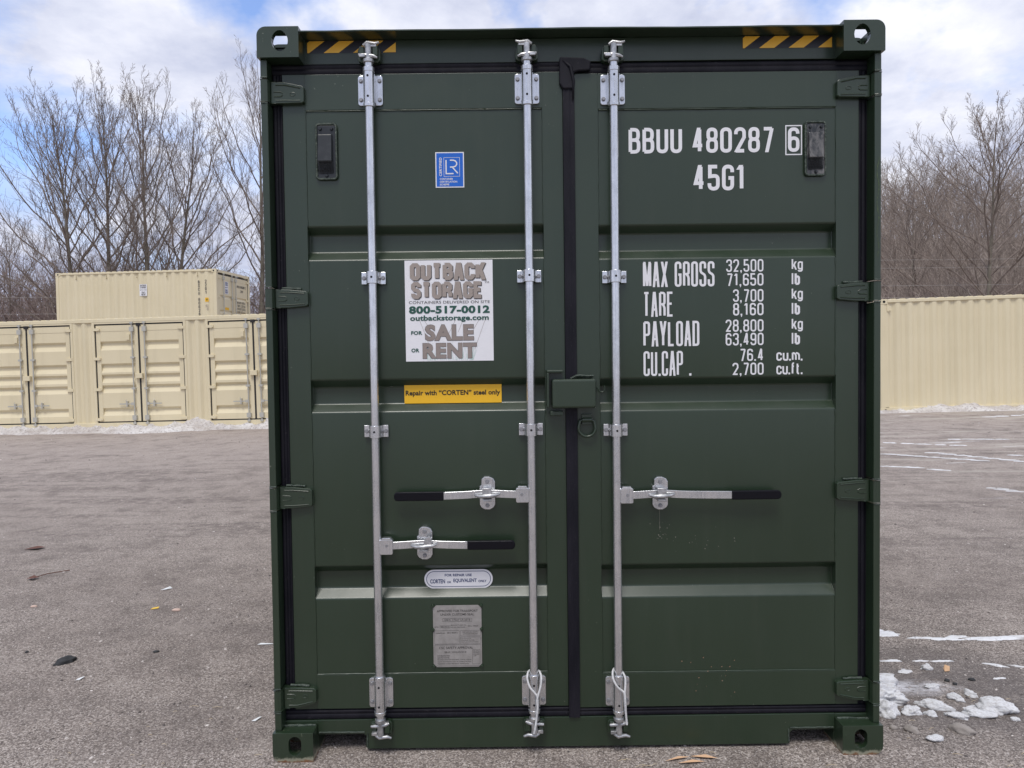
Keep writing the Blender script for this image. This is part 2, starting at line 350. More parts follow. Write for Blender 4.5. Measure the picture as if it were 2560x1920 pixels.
# ------------------------------------------------------------------ mesh builder
class MB:
    def __init__(s, xf=None):
        s.v = []; s.f = []; s.mi = []; s.m = 0; s.xf = xf
    def add(s, vs, fs):
        k = len(s.v)
        if s.xf is not None: vs = [s.xf @ Vector(p) for p in vs]
        s.v.extend([tuple(p) for p in vs])
        for f in fs:
            s.f.append(tuple(i + k for i in f)); s.mi.append(s.m)
        return s
    def box(s, x0, x1, y0, y1, z0, z1):
        return s.add([(x0, y0, z0), (x1, y0, z0), (x1, y1, z0), (x0, y1, z0), (x0, y0, z1), (x1, y0, z1), (x1, y1, z1), (x0, y1, z1)],
                     [(0, 3, 2, 1), (4, 5, 6, 7), (0, 1, 5, 4), (1, 2, 6, 5), (2, 3, 7, 6), (3, 0, 4, 7)])
    def prism_xz(s, poly, y0, y1):
        """polygon in x,z (counter-clockwise seen from -y) pulled from y0 (front) to y1"""
        n = len(poly)
        vs = [(x, y0, z) for x, z in poly] + [(x, y1, z) for x, z in poly]
        fs = [tuple(range(n)), tuple(range(2*n - 1, n - 1, -1))]
        for i in range(n):
            j = (i + 1) % n; fs.append((j, i, i + n, j + n))
        return s.add(vs, fs)
    def sheet_x(s, prof, x0, x1, flip=False):
        """open profile of (y,z) points pulled along x"""
        n = len(prof)
        vs = [(x0, y, z) for y, z in prof] + [(x1, y, z) for y, z in prof]
        fs = [(i, i + 1, i + 1 + n, i + n) for i in range(n - 1)]
        return s.add(vs, fs)
    def sheet_z(s, prof, z0, z1):
        """open profile of (x,y) points pulled along z"""
        n = len(prof)
        vs = [(x, y, z0) for x, y in prof] + [(x, y, z1) for x, y in prof]
        return s.add(vs, [(i, i + 1, i + 1 + n, i + n) for i in range(n - 1)])
    def cyl(s, a, b, r, n=16, r2=None, caps=True):
        return s.tube([a, b], [r, r if r2 is None else r2], n, caps)
    def tube(s, pts, rr, n=8, caps=True, closed=False):
        pts = [Vector(p) for p in pts]
        if not isinstance(rr, (list, tuple)): rr = [rr]*len(pts)
        m = len(pts); vs = []; fs = []
        t0 = (pts[1] - pts[0]).normalized()
        up = Vector((0, 0, 1)) if abs(t0.z) < 0.9 else Vector((0, 1, 0))
        side = t0.cross(up).normalized()
        for i, p in enumerate(pts):
            if closed: t = (pts[(i+1) % m] - pts[i-1]).normalized()
            else: t = (pts[min(i+1, m-1)] - pts[max(i-1, 0)]).normalized()
            side = (side - t*side.dot(t)).normalized(); w = t.cross(side)
            for k in range(n):
                a = 2*pi*k/n
                vs.append(p + (side*cos(a) + w*sin(a))*rr[i])
        for i in range(m if closed else m - 1):
            j = (i + 1) % m
            for k in range(n):
                l = (k + 1) % n
                fs.append((i*n + k, i*n + l, j*n + l, j*n + k))
        if caps and not closed:
            fs.append(tuple(range(n - 1, -1, -1))); fs.append(tuple((m-1)*n + k for k in range(n)))
        return s.add(vs, fs)
    def quad(s, x0, z0, x1, z1, y):
        return s.add([(x0, y, z0), (x1, y, z0), (x1, y, z1), (x0, y, z1)], [(0, 1, 2, 3)])
    def build(s, name, mats, parent=None, smooth=None, bev=0.0, seg=2, loc=None):
        me = bpy.data.meshes.new(name)
        me.from_pydata(s.v, [], s.f); 
        if not isinstance(mats, (list, tuple)): mats = [mats]
        for m in mats: me.materials.append(m)
        if len(mats) > 1: me.polygons.foreach_set('material_index', s.mi)
        me.update()
        if smooth:
            me.shade_smooth()
            if smooth < 179: me.set_sharp_from_angle(angle=rad(smooth))
        o = bpy.data.objects.new(name, me); COL.objects.link(o)
        if parent: o.parent = parent
        if loc: o.location = loc
        if bev:
            b = o.modifiers.new('bevel', 'BEVEL'); b.width = bev; b.segments = seg; b.limit_method = 'ANGLE'; b.angle_limit = rad(40)
        return o

def tag(o, label=None, cat=None, group=None, kind=None):
    for k, v in (('label', label), ('category', cat), ('group', group), ('kind', kind)):
        if v: o[k] = v
    return o
def empty(name, loc=(0, 0, 0), label=None, cat=None, group=None):
    o = bpy.data.objects.new(name, None); COL.objects.link(o); o.location = loc; o.empty_display_size = 0.2
    return tag(o, label, cat, group)
def copy_tree(o, parent=None, off=None):
    c = o.copy(); COL.objects.link(c); c.parent = parent
    if off is not None: c.location = c.location + Vector(off)
    for ch in list(o.children): copy_tree(ch, c)
    return c
def dup(o, parent, loc):
    c = o.copy(); COL.objects.link(c); c.parent = parent; c.location = loc
    return c

# ------------------------------------------------------------------ lettering
# stroke font: every glyph is a list of centre lines in a unit box; a third value marks a rounded corner
G = {
 '0': [[(0,0,1),(1,0,1),(1,1,1),(0,1,1),'c']],
 '1': [[(.66,1),(.66,0)],['d',.60,.98,.05,.80]],
 '2': [[(0,.76),(0,1,1),(1,1,1),(1,.58)],['d',1,.60,.02,.02],[(-.02,0),(1,0)]],
 '3': [[(0,.78),(0,1,1),(1,1,1),(1,.54,1),(.4,.54)],[(.4,.54),(1,.54,1),(1,0,1),(0,0,1),(0,.22)]],
 '4': [[(.68,0),(.68,1)],['d',.60,1,.02,.22],[(0,.26),(1,.26)]],
 '5': [[(.92,1),(.06,1),(.06,.56),(1,.60,1),(1,0,1),(0,0,1),(0,.25)]],
 '6': [[(1,.78),(1,1,1),(0,1,1),(0,.30)],[(0,0,1),(1,0,1),(1,.57,1),(0,.57,1),'c']],
 '7': [[(0,1),(1,1)],['d',.98,.94,.36,0]],
 '8': [[(.04,.53,1),(.96,.53,1),(.96,1,1),(.04,1,1),'c'],[(0,0,1),(1,0,1),(1,.53,1),(0,.53,1),'c']],
 '9': [[(0,.22),(0,0,1),(1,0,1),(1,.70)],[(0,.43,1),(1,.43,1),(1,1,1),(0,1,1),'c']],
 'A': [['d',.44,1,.0,0],['d',.56,1,1,0],[(.17,.27),(.83,.27)]],
 'B': [[(0,0),(0,1)],[(0,1),(.95,1,1),(.95,.53,1),(0,.53)],[(0,.53),(1,.53,1),(1,0,1),(0,0)]],
 'C': [[(1,.72),(1,1,1),(0,1,1),(0,0,1),(1,0,1),(1,.28)]],
 'D': [[(0,0),(0,1),(1,1,1),(1,0,1),'c']],
 'E': [[(1,1),(0,1),(0,0),(1,0)],[(0,.52),(.82,.52)]],
 'F': [[(1,1),(0,1),(0,0)],[(0,.52),(.82,.52)]],
 'G': [[(1,.74),(1,1,1),(0,1,1),(0,0,1),(1,0,1),(1,.48),(.55,.48)]],
 'H': [[(0,0),(0,1)],[(1,0),(1,1)],[(0,.52),(1,.52)]],
 'I': [[(.5,0),(.5,1)]],
 'K': [[(0,0),(0,1)],['d',.98,1,.10,.34],['d',.40,.62,1,0]],
 'L': [[(0,1),(0,0),(1,0)]],
 'M': [[(0,0),(0,1)],[(1,0),(1,1)],['d',.06,1,.5,.05],['d',.94,1,.5,.05]],
 'N': [[(0,0),(0,1)],[(1,0),(1,1)],['d',.05,1,.95,0]],
 'O': [[(0,0,1),(1,0,1),(1,1,1),(0,1,1),'c']],
 'P': [[(0,0),(0,1)],[(0,1),(1,1,1),(1,.46,1),(0,.46)]],
 'R': [[(0,0),(0,1)],[(0,1),(1,1,1),(1,.50,1),(0,.50)],[(.55,.5),(1,.38,1),(1,0)]],
 'S': [[(1,.74),(1,1,1),(0,1,1),(0,.57,1),(1,.46,1),(1,0,1),(0,0,1),(0,.26)]],
 'T': [[(0,1),(1,1)],[(.5,1),(.5,0)]],
 'U': [[(0,1),(0,0,1),(1,0,1),(1,1)]],
 'V': [['d',0,1,.46,0],['d',1,1,.54,0]],
 'X': [['d',0,1,1,0],['d',1,1,0,0]],
 'Y': [['d',0,1,.48,.42],['d',1,1,.52,.42],[(.5,.50),(.5,0)]],
 '-': [[(.1,.5),(.9,.5)]],
 '.': [[(.5,0),(.5,.06)]], ',': [[(.5,.08),(.42,-.10)]],
 'k': [[(0,0),(0,1)],['d',.95,.74,.12,.26],['d',.42,.46,1,0]],
 'g': [[(0,0,1),(1,0,1),(1,.70,1),(0,.70,1),'c'],[(1,.74),(1,-.22,1),(0,-.22,1),(0,-.12)]],
 'l': [[(.5,0),(.5,1)]],
 'b': [[(0,1),(0,0)],[(0,0),(1,0,1),(1,.70,1),(0,.70)]],
 'c': [[(1,.48),(1,.70,1),(0,.70,1),(0,0,1),(1,0,1),(1,.22)]],
 'u': [[(0,.72),(0,0,1),(1,0,1)],[(1,.72),(1,0)]],
 'm': [[(0,0),(0,.72)],[(0,.70),(.5,.70,1),(.5,0)],[(.5,.70),(1,.70,1),(1,0)]],
 'f': [[(.85,1),(.3,1,1),(.3,0)],[(0,.70),(.8,.70)]],
 't': [[(.3,.95),(.3,0,1),(.9,0)],[(0,.70),(.8,.70)]],
}
NARROW = {'1': .72, 'I': .34, 'l': .30, '.': .34, ',': .34, ' ': .6, 'm': 1.45, 'f': .80, 't': .80, 'M': 1.22, '-': .8}
LAYER = [0]

def strip(mb, pts, t, closed, y, mp):
    n = len(pts); L = []; Rr = []
    for i in range(n):
        a = pts[i-1] if (i > 0 or closed) else None
        b = pts[(i+1) % n] if (i < n-1 or closed) else None
        p = pts[i]
        d1 = (p - a).normalized() if a is not None else None
        d2 = (b - p).normalized() if b is not None else None
        if d1 is None: d1 = d2
        if d2 is None: d2 = d1
        n1 = Vector((-d1.y, d1.x)); n2 = Vector((-d2.y, d2.x)); m = n1 + n2
        if m.length < 1e-6: m = n1.copy()
        m.normalize(); k = min(2.2, 1.0/max(0.3, m.dot(n1)))
        L.append(p + m*(t/2*k)); Rr.append(p - m*(t/2*k))
    vs = [mp(p.x, y, p.y) for p in L] + [mp(p.x, y, p.y) for p in Rr]
    fs = []
    for i in range(n if closed else n-1):
        j = (i+1) % n
        fs.append((i, i+n, j+n, j))
    mb.add(vs, fs)

def stroke_glyph(mb, ch, x, z, w, h, t, y, mp, arcn=5, rfac=0.5):
    if ch in '.,':
        mb.add([mp(x, y, z), mp(x+t*1.05, y, z), mp(x+t*1.05, y, z+t*1.1), mp(x, y, z+t*1.1)], [(0, 1, 2, 3)])
        if ch == ',': mb.add([mp(x+t*.2, y-.0001, z-t*1.0), mp(x+t*.75, y-.0001, z-t*.75), mp(x+t*1.05, y-.0001, z+t*.1), mp(x+t*.45, y-.0001, z+t*.1)], [(0, 1, 2, 3)])
        return
    for st in G.get(ch, []):
        if st[0] == 'd':
            _, ax, az, bx_, bz = st; cx0 = x + t/2 + ax*(w-t); cx1 = x + t/2 + bx_*(w-t); za = z + az*h; zb = z + bz*h
            ln = math.hypot(cx1-cx0, zb-za); hw = min(t*0.78, t/2*ln/max(1e-6, abs(zb-za)))
            LAYER[0] = (LAYER[0] + 1) % 4; yy = y - 0.00012*LAYER[0]
            if zb > za: cx0, cx1, za, zb = cx1, cx0, zb, za
            mb.add([mp(cx1-hw, yy, zb), mp(cx1+hw, yy, zb), mp(cx0+hw, yy, za), mp(cx0-hw, yy, za)], [(0, 1, 2, 3)])
            continue
        closed = st[-1] == 'c'; pv = [q for q in st if q != 'c']
        P = [Vector((x + t/2 + q[0]*(w - t), z + t/2 + q[1]*(h - t))) for q in pv]
        out = []; n = len(P)
        for i, q in enumerate(pv):
            if len(q) > 2 and (closed or 0 < i < n-1):
                a, b = P[i-1], P[(i+1) % n]; p = P[i]
                da, db = a - p, b - p
                r = min((w - t)*rfac, da.length*0.5 if len(pv[i-1]) > 2 else da.length, db.length*0.5 if len(pv[(i+1) % n]) > 2 else db.length)
                r = min(r, (w-t)*rfac)
                da.normalize(); db.normalize()
                for k in range(arcn + 1):
                    u = k/arcn
                    out.append((1-u)**2*(p + da*r) + 2*u*(1-u)*(p.lerp(p + da*0, 0)) + u*u*(p + db*r))
            else: out.append(P[i])
        cl = [out[0]]
        for p in out[1:]:
            if (p - cl[-1]).length > 1e-6: cl.append(p)
        if closed and (cl[0]-cl[-1]).length < 1e-6: cl.pop()
        LAYER[0] = (LAYER[0] + 1) % 4
        strip(mb, cl, t, closed, y - 0.00012*LAYER[0], mp)

ID = lambda x, y, z: (x, y, z)
def stroke_text(mb, text, x0, z0, x1, z1, y, t=0.2, gap=0.22, mp=ID, arcn=5, rfac=0.5):
    """text fitted to the box; t = stroke as a share of a letter's width, gap likewise"""
    ws = [NARROW.get(c, 1.0) for c in text]
    tot = sum(ws) + gap*(len(text) - 1)
    u = (x1 - x0)/tot; h = z1 - z0; x = x0
    for c, w in zip(text, ws):
        if c != ' ': stroke_glyph(mb, c, x, z0, w*u, h, min(t*u, w*u*0.98), y, mp, arcn, rfac)
        x += (w + gap)*u

def font_text(mb, text, x0, z0, x1, z1, y, bold=0.0, mp=ID, shear=0.0):
    """built-in font fitted to a box"""
    cu = bpy.data.curves.new('tmp', 'FONT'); cu.body = text; cu.offset = bold; cu.fill_mode = 'FRONT'; cu.resolution_u = 3; cu.shear = shear; cu.space_character = 1 + max(0, bold-0.02)*2.6
    ob = bpy.data.objects.new('tmp', cu); COL.objects.link(ob)
    dg = bpy.context.evaluated_depsgraph_get()
    me = bpy.data.meshes.new_from_object(ob.evaluated_get(dg))
    vs = [v.co.copy() for v in me.vertices]; fs = [tuple(p.vertices) for p in me.polygons]
    bpy.data.objects.remove(ob); bpy.data.curves.remove(cu); bpy.data.meshes.remove(me)
    if not vs: return
    ax, bx = min(v.x for v in vs), max(v.x for v in vs); az, bz = min(v.y for v in vs), max(v.y for v in vs)
    out = [mp(x0 + (v.x-ax)/(bx-ax)*(x1-x0), y, z0 + (v.y-az)/(bz-az)*(z1-z0)) for v in vs]
    # keep faces looking towards -y
    fixed = []
    for f in fs:
        a, b, c = vs[f[0]], vs[f[1]], vs[f[2]]
        fixed.append(f if (b-a).cross(c-a).z > 0 else tuple(reversed(f)))
    mb.add(out, fixed)

# ------------------------------------------------------------------ ground height
def sstep(a, b, x):
    u = max(0.0, min(1.0, (x-a)/(b-a))); return u*u*(3-2*u)
def gz(x, y):
    r = sstep(3.0, 13.0, y)
    z = r*(0.22 + 0.0145*max(-25, min(25, x)))
    z += sstep(17, 24, y)*(-0.35)*sstep(2, -6, x)
    if y > 36:
        hr = sstep(2, 30, x)
        z += sstep(36, 75, y)*(3.0 + 10.5*hr)
    z += 0.02*noise.noise(Vector((x*0.5, y*0.5, 0)))*sstep(3, 6, y)
    return z

def build_ground():
    xs = [-320, -200, -120, -80, -55] + [-40 + i*1.0 for i in range(81)] + [55, 80, 120, 200, 320]
    ys = [-60, -30, -15, -8, -4, -2] + [-1 + 0.5*i for i in range(44)] + [22 + i*2.5 for i in range(30)] + [110, 140, 200, 320, 600]
    vs = [(x, y, gz(x, y)) for y in ys for x in xs]; n = len(xs)
    fs = [(j*n+i, j*n+i+1, (j+1)*n+i+1, (j+1)*n+i) for j in range(len(ys)-1) for i in range(n-1)]
    mb = MB(); mb.add(vs, fs)
    for k, f in enumerate(fs):
        y = vs[f[0]][1]
        mb.mi[k] = 1 if y >= 30 else 0
    o = mb.build('ground', [GROUND, HILL], smooth=180)
    tag(o, 'grey-brown crushed stone yard', kind='structure')
build_ground()

def build_gravel():
    rnd = random.Random(3); mb = MB()
    V = mb.v; Fs = mb.f; MI = mb.mi
    for i in range(52000):
        u = rnd.random()
        y = -0.32 + 4.6*(u**1.7); x = rnd.uniform(-1, 1)*(1.75 + (y + 0.3)*0.95) - 0.25
        if -1.19 < x < 1.19 and y > 0.35: continue
        s = rnd.uniform(0.0016, 0.0038) * (1 + (rnd.random() < 0.035)*rnd.uniform(0.3, 1.7)) * (1 + max(0, y)*0.10)
        a = rnd.random()*pi; c, q = cos(a)*s, sin(a)*s; e = rnd.uniform(0.6, 1.0); hz = s*rnd.uniform(0.4, 0.9); k = len(V)
        V.extend([(x+c, y+q, 0.0004), (x-q*e, y+c*e, 0.0006), (x-c, y-q, 0.0004), (x+q*e, y-c*e, 0.0006), (x+rnd.uniform(-.3, .3)*s, y, hz)])
        Fs.extend([(k, k+1, k+4), (k+1, k+2, k+4), (k+2, k+3, k+4), (k+3, k, k+4)]); MI.extend([0]*4)
    for i in range(2600):
        y = -0.3 + 13*(rnd.random()**1.5); x = rnd.uniform(-1, 1)*(1.9 + (y + 0.3)*0.95) - 0.25
        if -1.25 < x < 1.25 and y > -0.02: continue
        s = rnd.uniform(0.004, 0.011)*(1 + 0.05*y); a = rnd.random()*pi; c, q = cos(a)*s, sin(a)*s; e = rnd.uniform(0.5, 0.9); hz = s*rnd.uniform(0.35, 0.8); k = len(V); z = gz(x, y)
        V.extend([(x+c, y+q, z), (x-q*e, y+c*e, z), (x-c, y-q, z), (x+q*e, y-c*e, z), (x+c*.4, y+q*.4, z+hz), (x-c*.4, y-q*.4, z+hz*.8)])
        Fs.extend([(k, k+1, k+4), (k+1, k+5, k+4), (k+1, k+2, k+5), (k+2, k+3, k+5), (k+3, k+4, k+5), (k+3, k, k+4)]); MI.extend([0]*6)
    o = mb.build('gravel', PEBBLE)
    tag(o, 'loose fine gravel over the yard round the green container', 'gravel', kind='stuff')
build_gravel()

# ------------------------------------------------------------------ green container
CT = empty('shipping_container', (0, 0, 0), 'dark green high shipping container with closed double doors filling the view', 'shipping container')
YD = 0.070                          # depth of the door face behind the casting face
XL, XR = -1.219, 1.219

def rrect(x0, z0, x1, z1, r, n=5, corners=(1, 1, 1, 1)):
    """rounded rectangle, counter-clockwise from lower left; corners = ll, lr, ur, ul"""
    P = []
    for (cx, cz, a0, on) in ((x0+r, z0+r, pi, corners[0]), (x1-r, z0+r, 1.5*pi, corners[1]), (x1-r, z1-r, 0, corners[2]), (x0+r, z1-r, .5*pi, corners[3])):
        if on:
            for k in range(n+1):
                a = a0 + k/n*pi/2; P.append((cx + r*cos(a), cz + r*sin(a)))
        else:
            P.append((x0 if cx < (x0+x1)/2 else x1, z0 if cz < (z0+z1)/2 else z1))
    return P

def bool_diff(base, cutters):
    for c in cutters:
        m = base.modifiers.new('cut', 'BOOLEAN'); m.operation = 'DIFFERENCE'; m.solver = 'EXACT'; m.object = c
    dg = bpy.context.evaluated_depsgraph_get()
    me = bpy.data.meshes.new_from_object(base.evaluated_get(dg))
    base.modifiers.clear(); base.data = me
    for c in cutters: bpy.data.objects.remove(c)

def casting(sx, top, y0=0.0, sy=1, material=GREEN_SCUFF):
    """hollow corner casting with holes in its end, its side and its top or bottom"""
    w, h, d = 0.162, 0.118, 0.178
    z0, z1 = (2.896-h, 2.896) if top else (0.0, h)
    xo = sx*1.219; xi = sx*(1.219-w); x0, x1 = min(xo, xi), max(xo, xi)
    if top: cor = (0, 0, 1, 0) if sx > 0 else (0, 0, 0, 1)
    else: cor = (0, 1, 0, 0) if sx > 0 else (1, 0, 0, 0)
    poly = rrect(x0, z0, x1, z1, 0.034, 6, cor)
    ya, yb = (y0, y0 + d) if sy > 0 else (y0 - d, y0)
    base = MB().prism_xz(poly, ya, yb).build('corner_casting', material, CT)
    t = 0.024; cut = []
    tz = 0.013 if top else t
    cut.append(MB().box(x0+t, x1-t, ya+t, yb-0.012, z0+t, z1-tz).build('cutter', material))
    xc = xo - sx*0.089; zc = (z0+z1)/2 + (0.004 if top else 0.006)
    if top:
        hp = [(xc + 0.032*cos(a)*(1-0.10*abs(sin(a))**2), zc + 0.0405*sin(a)) for a in [2*pi*k/24 for k in range(24)]]
    else:
        hp = rrect(xc-0.025, zc-0.038, xc+0.025, zc+0.038, 0.0245, 6)
    cut.append(MB().prism_xz(hp, ya-0.01, yb+0.01 if sy < 0 else ya + t + 0.01).build('cutter', material))
    cut.append(MB().box(xo-0.03 if sx > 0 else xo-0.01, xo+0.01 if sx > 0 else xo+0.03, (ya+yb)/2-0.045, (ya+yb)/2+0.045, zc-0.026, zc+0.026).build('cutter', material))
    zt = z1 if top else z0
    cut.append(MB().box((x0+x1)/2-0.062, (x0+x1)/2+0.062, (ya+yb)/2-0.034, (ya+yb)/2+0.068, zt-0.03, zt+0.03).build('cutter', material))
    bool_diff(base, cut)
    b = base.modifiers.new('bevel', 'BEVEL'); b.width = 0.004; b.segments = 2; b.limit_method = 'ANGLE'; b.angle_limit = rad(50)
    return base

LEN = 12.192
for sx in (-1, 1):
    for top in (True, False):
        c = casting(sx, top, material=GREEN_SCUFF if top else GREEN_WORN)
        if not top: c['label'] = 'bottom corner casting scraped to rust along its lower edge'
        casting(sx, top, LEN, -1, GREEN)

HINGE_Z = [(2.617, 2.703), (1.812, 1.888), (1.009, 1.097), (0.197, 0.282)]
for sx in (-1, 1):
    mb = MB()
    def bx(a, b, *r):
        lo, hi = sorted((sx*a, sx*b)); mb.box(lo, hi, *r)
    bx(1.181, 1.213, 0.125, 0.178, 0.118, 2.778)         # back web of the post
    bx(1.120, 1.181, 0.128, 0.150, 0.118, 2.778)
    edges = [0.118] + [v for a, b in sorted(HINGE_Z) for v in (a-0.006, b+0.006)] + [2.778]
    for i in range(0, len(edges), 2):
        bx(1.187, 1.214, 0.018, 0.126, edges[i], edges[i+1])   # outer flange, broken at each hinge
    for a, b in HINGE_Z: bx(1.194, 1.207, 0.060, 0.126, a-0.003, b+0.003)
    o = mb.build('corner_post', GREEN, CT, bev=0.004)
    # weld beads where the flange is broken
    mb = MB()
    for i, e in enumerate(edges[1:-1]):
        mb.tube([(sx*1.188, 0.020, e+random.uniform(-.001, .001)), (sx*1.200, 0.0165, e), (sx*1.213, 0.020, e)], 0.0036, 6)
    mb.build('weld_bead', WELD, CT, smooth=60)

# header with its rain lip
mb = MB()
mb.box(-1.062, 1.062, 0.084, 0.20, 2.782, 2.8755)
mb.box(-1.19, -1.062, 0.1285, 0.20, 2.735, 2.7775); mb.box(1.062, 1.19, 0.1285, 0.20, 2.735, 2.7775)
mb.box(-1.062, 1.062, 0.105, 0.20, 2.70, 2.782)
mb.build('header', GREEN, CT, bev=0.002)
mb = MB(); N = 60
P = []
for i in range(N+1):
    x = -1.056 + 2.112*i/N
    w = 0.0022*noise.noise(Vector((x*3.2, 1.3, 0))) + 0.0012*noise.noise(Vector((x*9, 5.3, 0)))
    P.append((x, w))
vs = []; 
for x, w in P: vs += [(x, 0.004, 2.8755+w), (x, 0.004, 2.8805+w), (x, 0.25, 2.889), (x, 0.25, 2.8765)]
fs = []
for i in range(N):
    k = i*4
    for a in range(4): fs.append((k+a, k+4+a, k+4+(a+1) % 4, k+(a+1) % 4))
mb.add(vs, fs); mb.build('rain_lip', GREEN, CT)

# sill with two fork pockets
mb = MB()
zt = 0.1355
poly = [(-1.056, 0.075), (-0.868, 0.075), (-0.857, 0.066), (-0.855, 0.0135), (0.868, 0.0115), (0.872, 0.058), (0.885, 0.069), (1.056, 0.069), (1.056, zt), (-1.056, zt)]
mb.prism_xz(poly, 0.070, 0.080)
for x0, x1, z in ((-1.056, -0.862, 0.075), (0.876, 1.056, 0.069)):
    mb.box(x0, x1, 0.0802, 0.36, z+0.0005, z+0.010)
mb.box(-0.862, -0.853, 0.0802, 0.36, 0.0135, 0.085); mb.box(0.866, 0.876, 0.0802, 0.36, 0.0115, 0.079)
mb.box(-1.075, -1.056, 0.0802, 0.36, 0.0135, 0.085); mb.box(1.056, 1.075, 0.0802, 0.36, 0.0115, 0.079)
mb.box(-1.062, 1.062, 0.0802, 0.20, 0.118, zt); mb.box(-1.19, -1.056, 0.0702, 0.20, 0.1185, 0.1345); mb.box(1.056, 1.19, 0.0702, 0.20, 0.1185, 0.1345)
mb.build('door_sill', GREEN, CT, bev=0.002)
def bead(mb, a, b, r=0.0025, step=0.012, amp=0.0012, n=6):
    a, b = Vector(a), Vector(b); L = (b-a).length; k = max(2, int(L/step)); pts = []; rr = []
    for i in range(k+1):
        p = a.lerp(b, i/k); q = noise.noise(p*37)
        pts.append(p + Vector((noise.noise(p*31), 0, noise.noise(p*29+Vector((3, 1, 2)))))*amp); rr.append(r*(1+0.45*q))
    mb.tube(pts, rr, n)
mb = MB()
bead(mb, (-1.05, 0.0685, 0.0845), (-0.866, 0.0685, 0.0845), 0.0036)
bead(mb, (0.872, 0.0685, 0.0785), (1.05, 0.0685, 0.0785), 0.0036)
bead(mb, (-0.8535, 0.069, 0.018), (-0.8535, 0.069, 0.08), 0.003); bead(mb, (0.8685, 0.069, 0.016), (0.866, 0.069, 0.074), 0.003)
for sx in (-1, 1):
    bead(mb, (sx*1.20, 0.060, 0.1185), (sx*1.062, 0.062, 0.1195), 0.0055, 0.008, 0.003)
    bead(mb, (sx*1.06, 0.0835, 2.783), (sx*1.06, 0.0835, 2.872), 0.003)
mb.build('weld_bead', WELD, CT, smooth=60)

# body: roof, corrugated walls, floor, rear wall
def corr(x0, x1, pitch, d, y, sgn=1):
    """trapezoidal corrugation profile along x"""
    P = []; x = x0; n = max(1, round((x1-x0)/pitch)); p = (x1-x0)/n
    for i in range(n):
        a = x0 + i*p
        P += [(a, y), (a+p*0.25, y), (a+p*0.5, y+d*sgn), (a+p*0.75, y+d*sgn)]
    P.append((x1, y)); return P
for sx in (-1, 1):
    prof = corr(0.18, LEN-0.18, 0.275, 0.034, 0)
    mb = MB(Matrix(((0, -sx, 0, sx*1.205), (1, 0, 0, 0), (0, 0, 1, 0), (0, 0, 0, 1))))
    mb.sheet_z(prof, 0.16, 2.84); mb.build('side_wall', GREEN, CT)
    mb = MB(); a, b = sorted((sx*1.207, sx*1.15))
    mb.box(a, b, 0.1785, LEN-0.1785, 2.83, 2.88); mb.box(a, b, 0.1785, LEN-0.1785, 0.02, 0.17)
    mb.build('side_rail', GREEN, CT, bev=0.003)
MB().box(-1.149, 1.149, 0.2505, LEN-0.02, 2.866, 2.878).build('roof_panel', GREEN, CT)
MB().box(-1.149, 1.149, 0.3605, LEN-0.02, 0.10, 0.165).build('floor_frame', GREEN, CT)
MB().box(-1.05, 1.05, LEN-0.06, LEN-0.02, 0.02, 2.86).build('rear_wall', GREEN, CT)

# ---- doors
RECS = [(2.133, 2.105, 2.036, 1.999), (1.520, 1.489, 1.421, 1.388), (0.764, 0.735, 0.664, 0.630)]
REC_D = 0.040
def round_prof(P, r=0.006, n=4):
    out = [P[0]]
    for i in range(1, len(P)-1):
        p = Vector(P[i]); a = (Vector(P[i-1])-p).normalized(); b = (Vector(P[i+1])-p).normalized()
        if abs(a.dot(b) + 1) < 1e-4: out.append(P[i]); continue
        for k in range(n+1):
            u = k/n; q = (1-u)**2*(p+a*r) + 2*u*(1-u)*p + u*u*(p+b*r); out.append((q.x, q.y))
    out.append(P[-1]); return out

def green_door(name_label, xo, xs1, xs2, xi, dz, recs=RECS):
    """xo..xs1 hinge stile, xs1..xs2 panel, xs2..xi middle stile (any x order)"""
    lo = lambda a, b: (min(a, b), max(a, b))
    mb = MB()
    zb, ztp = 0.178+dz, 2.735+dz
    for a, b in (lo(xo, xs1), lo(xs2, xi)): mb.box(a, b, YD, YD+0.048, zb, ztp)
    a, b = lo(xs1, xs2)
    mb.box(a+.0002, b-.0002, YD-0.0015, YD+0.045, 2.5935+dz, ztp-0.001)
    mb.box(a+.0002, b-.0002, YD-0.0015, YD+0.045, zb+.001, 0.3195+dz)
    prof = [(YD+0.003, 2.5925+dz)]
    for t0, t1, t2, t3 in recs: prof += [(YD+0.003, t0+dz), (YD+REC_D, t1+dz), (YD+REC_D, t2+dz), (YD+0.003, t3+dz)]
    prof.append((YD+0.003, 0.3205+dz))
    prof = round_prof(prof)
    door = mb.build('door', GREEN, CT, bev=0.0015)
    door['label'] = name_label
    m2 = MB(); m2.sheet_x(prof, a+0.0003, b-0.0003); 
    m2.build('door_panel', GREEN, door, smooth=50)
    m3 = MB()
    for x in (a, b):
        zs = [2.733+dz] + [v for r in recs for v in (r[0]+dz, r[3]+dz)] + [0.18+dz]
        for i in range(0, len(zs), 2): bead(m3, (x, YD+0.0022, zs[i]-0.004), (x, YD+0.0022, zs[i+1]+0.004), 0.0030, 0.010, 0.0012)
        for r in recs:
            for q0, q1 in (((YD+0.003, r[0]), (YD+REC_D, r[1])), ((YD+REC_D, r[1]), (YD+REC_D, r[2])), ((YD+REC_D, r[2]), (YD+0.003, r[3]))):
                bead(m3, (x, q0[0], q0[1]+dz), (x, q1[0], q1[1]+dz), 0.0024, 0.008, 0.001)
    for z, rr in ((2.5905+dz, 0.0028), (0.3215+dz, 0.0030)): bead(m3, (a+0.004, YD+0.0012, z), (b-0.004, YD+0.0012, z), rr, 0.02, 0.0007)
    m3.build('weld_bead', GREEN, door, smooth=60)
    return door
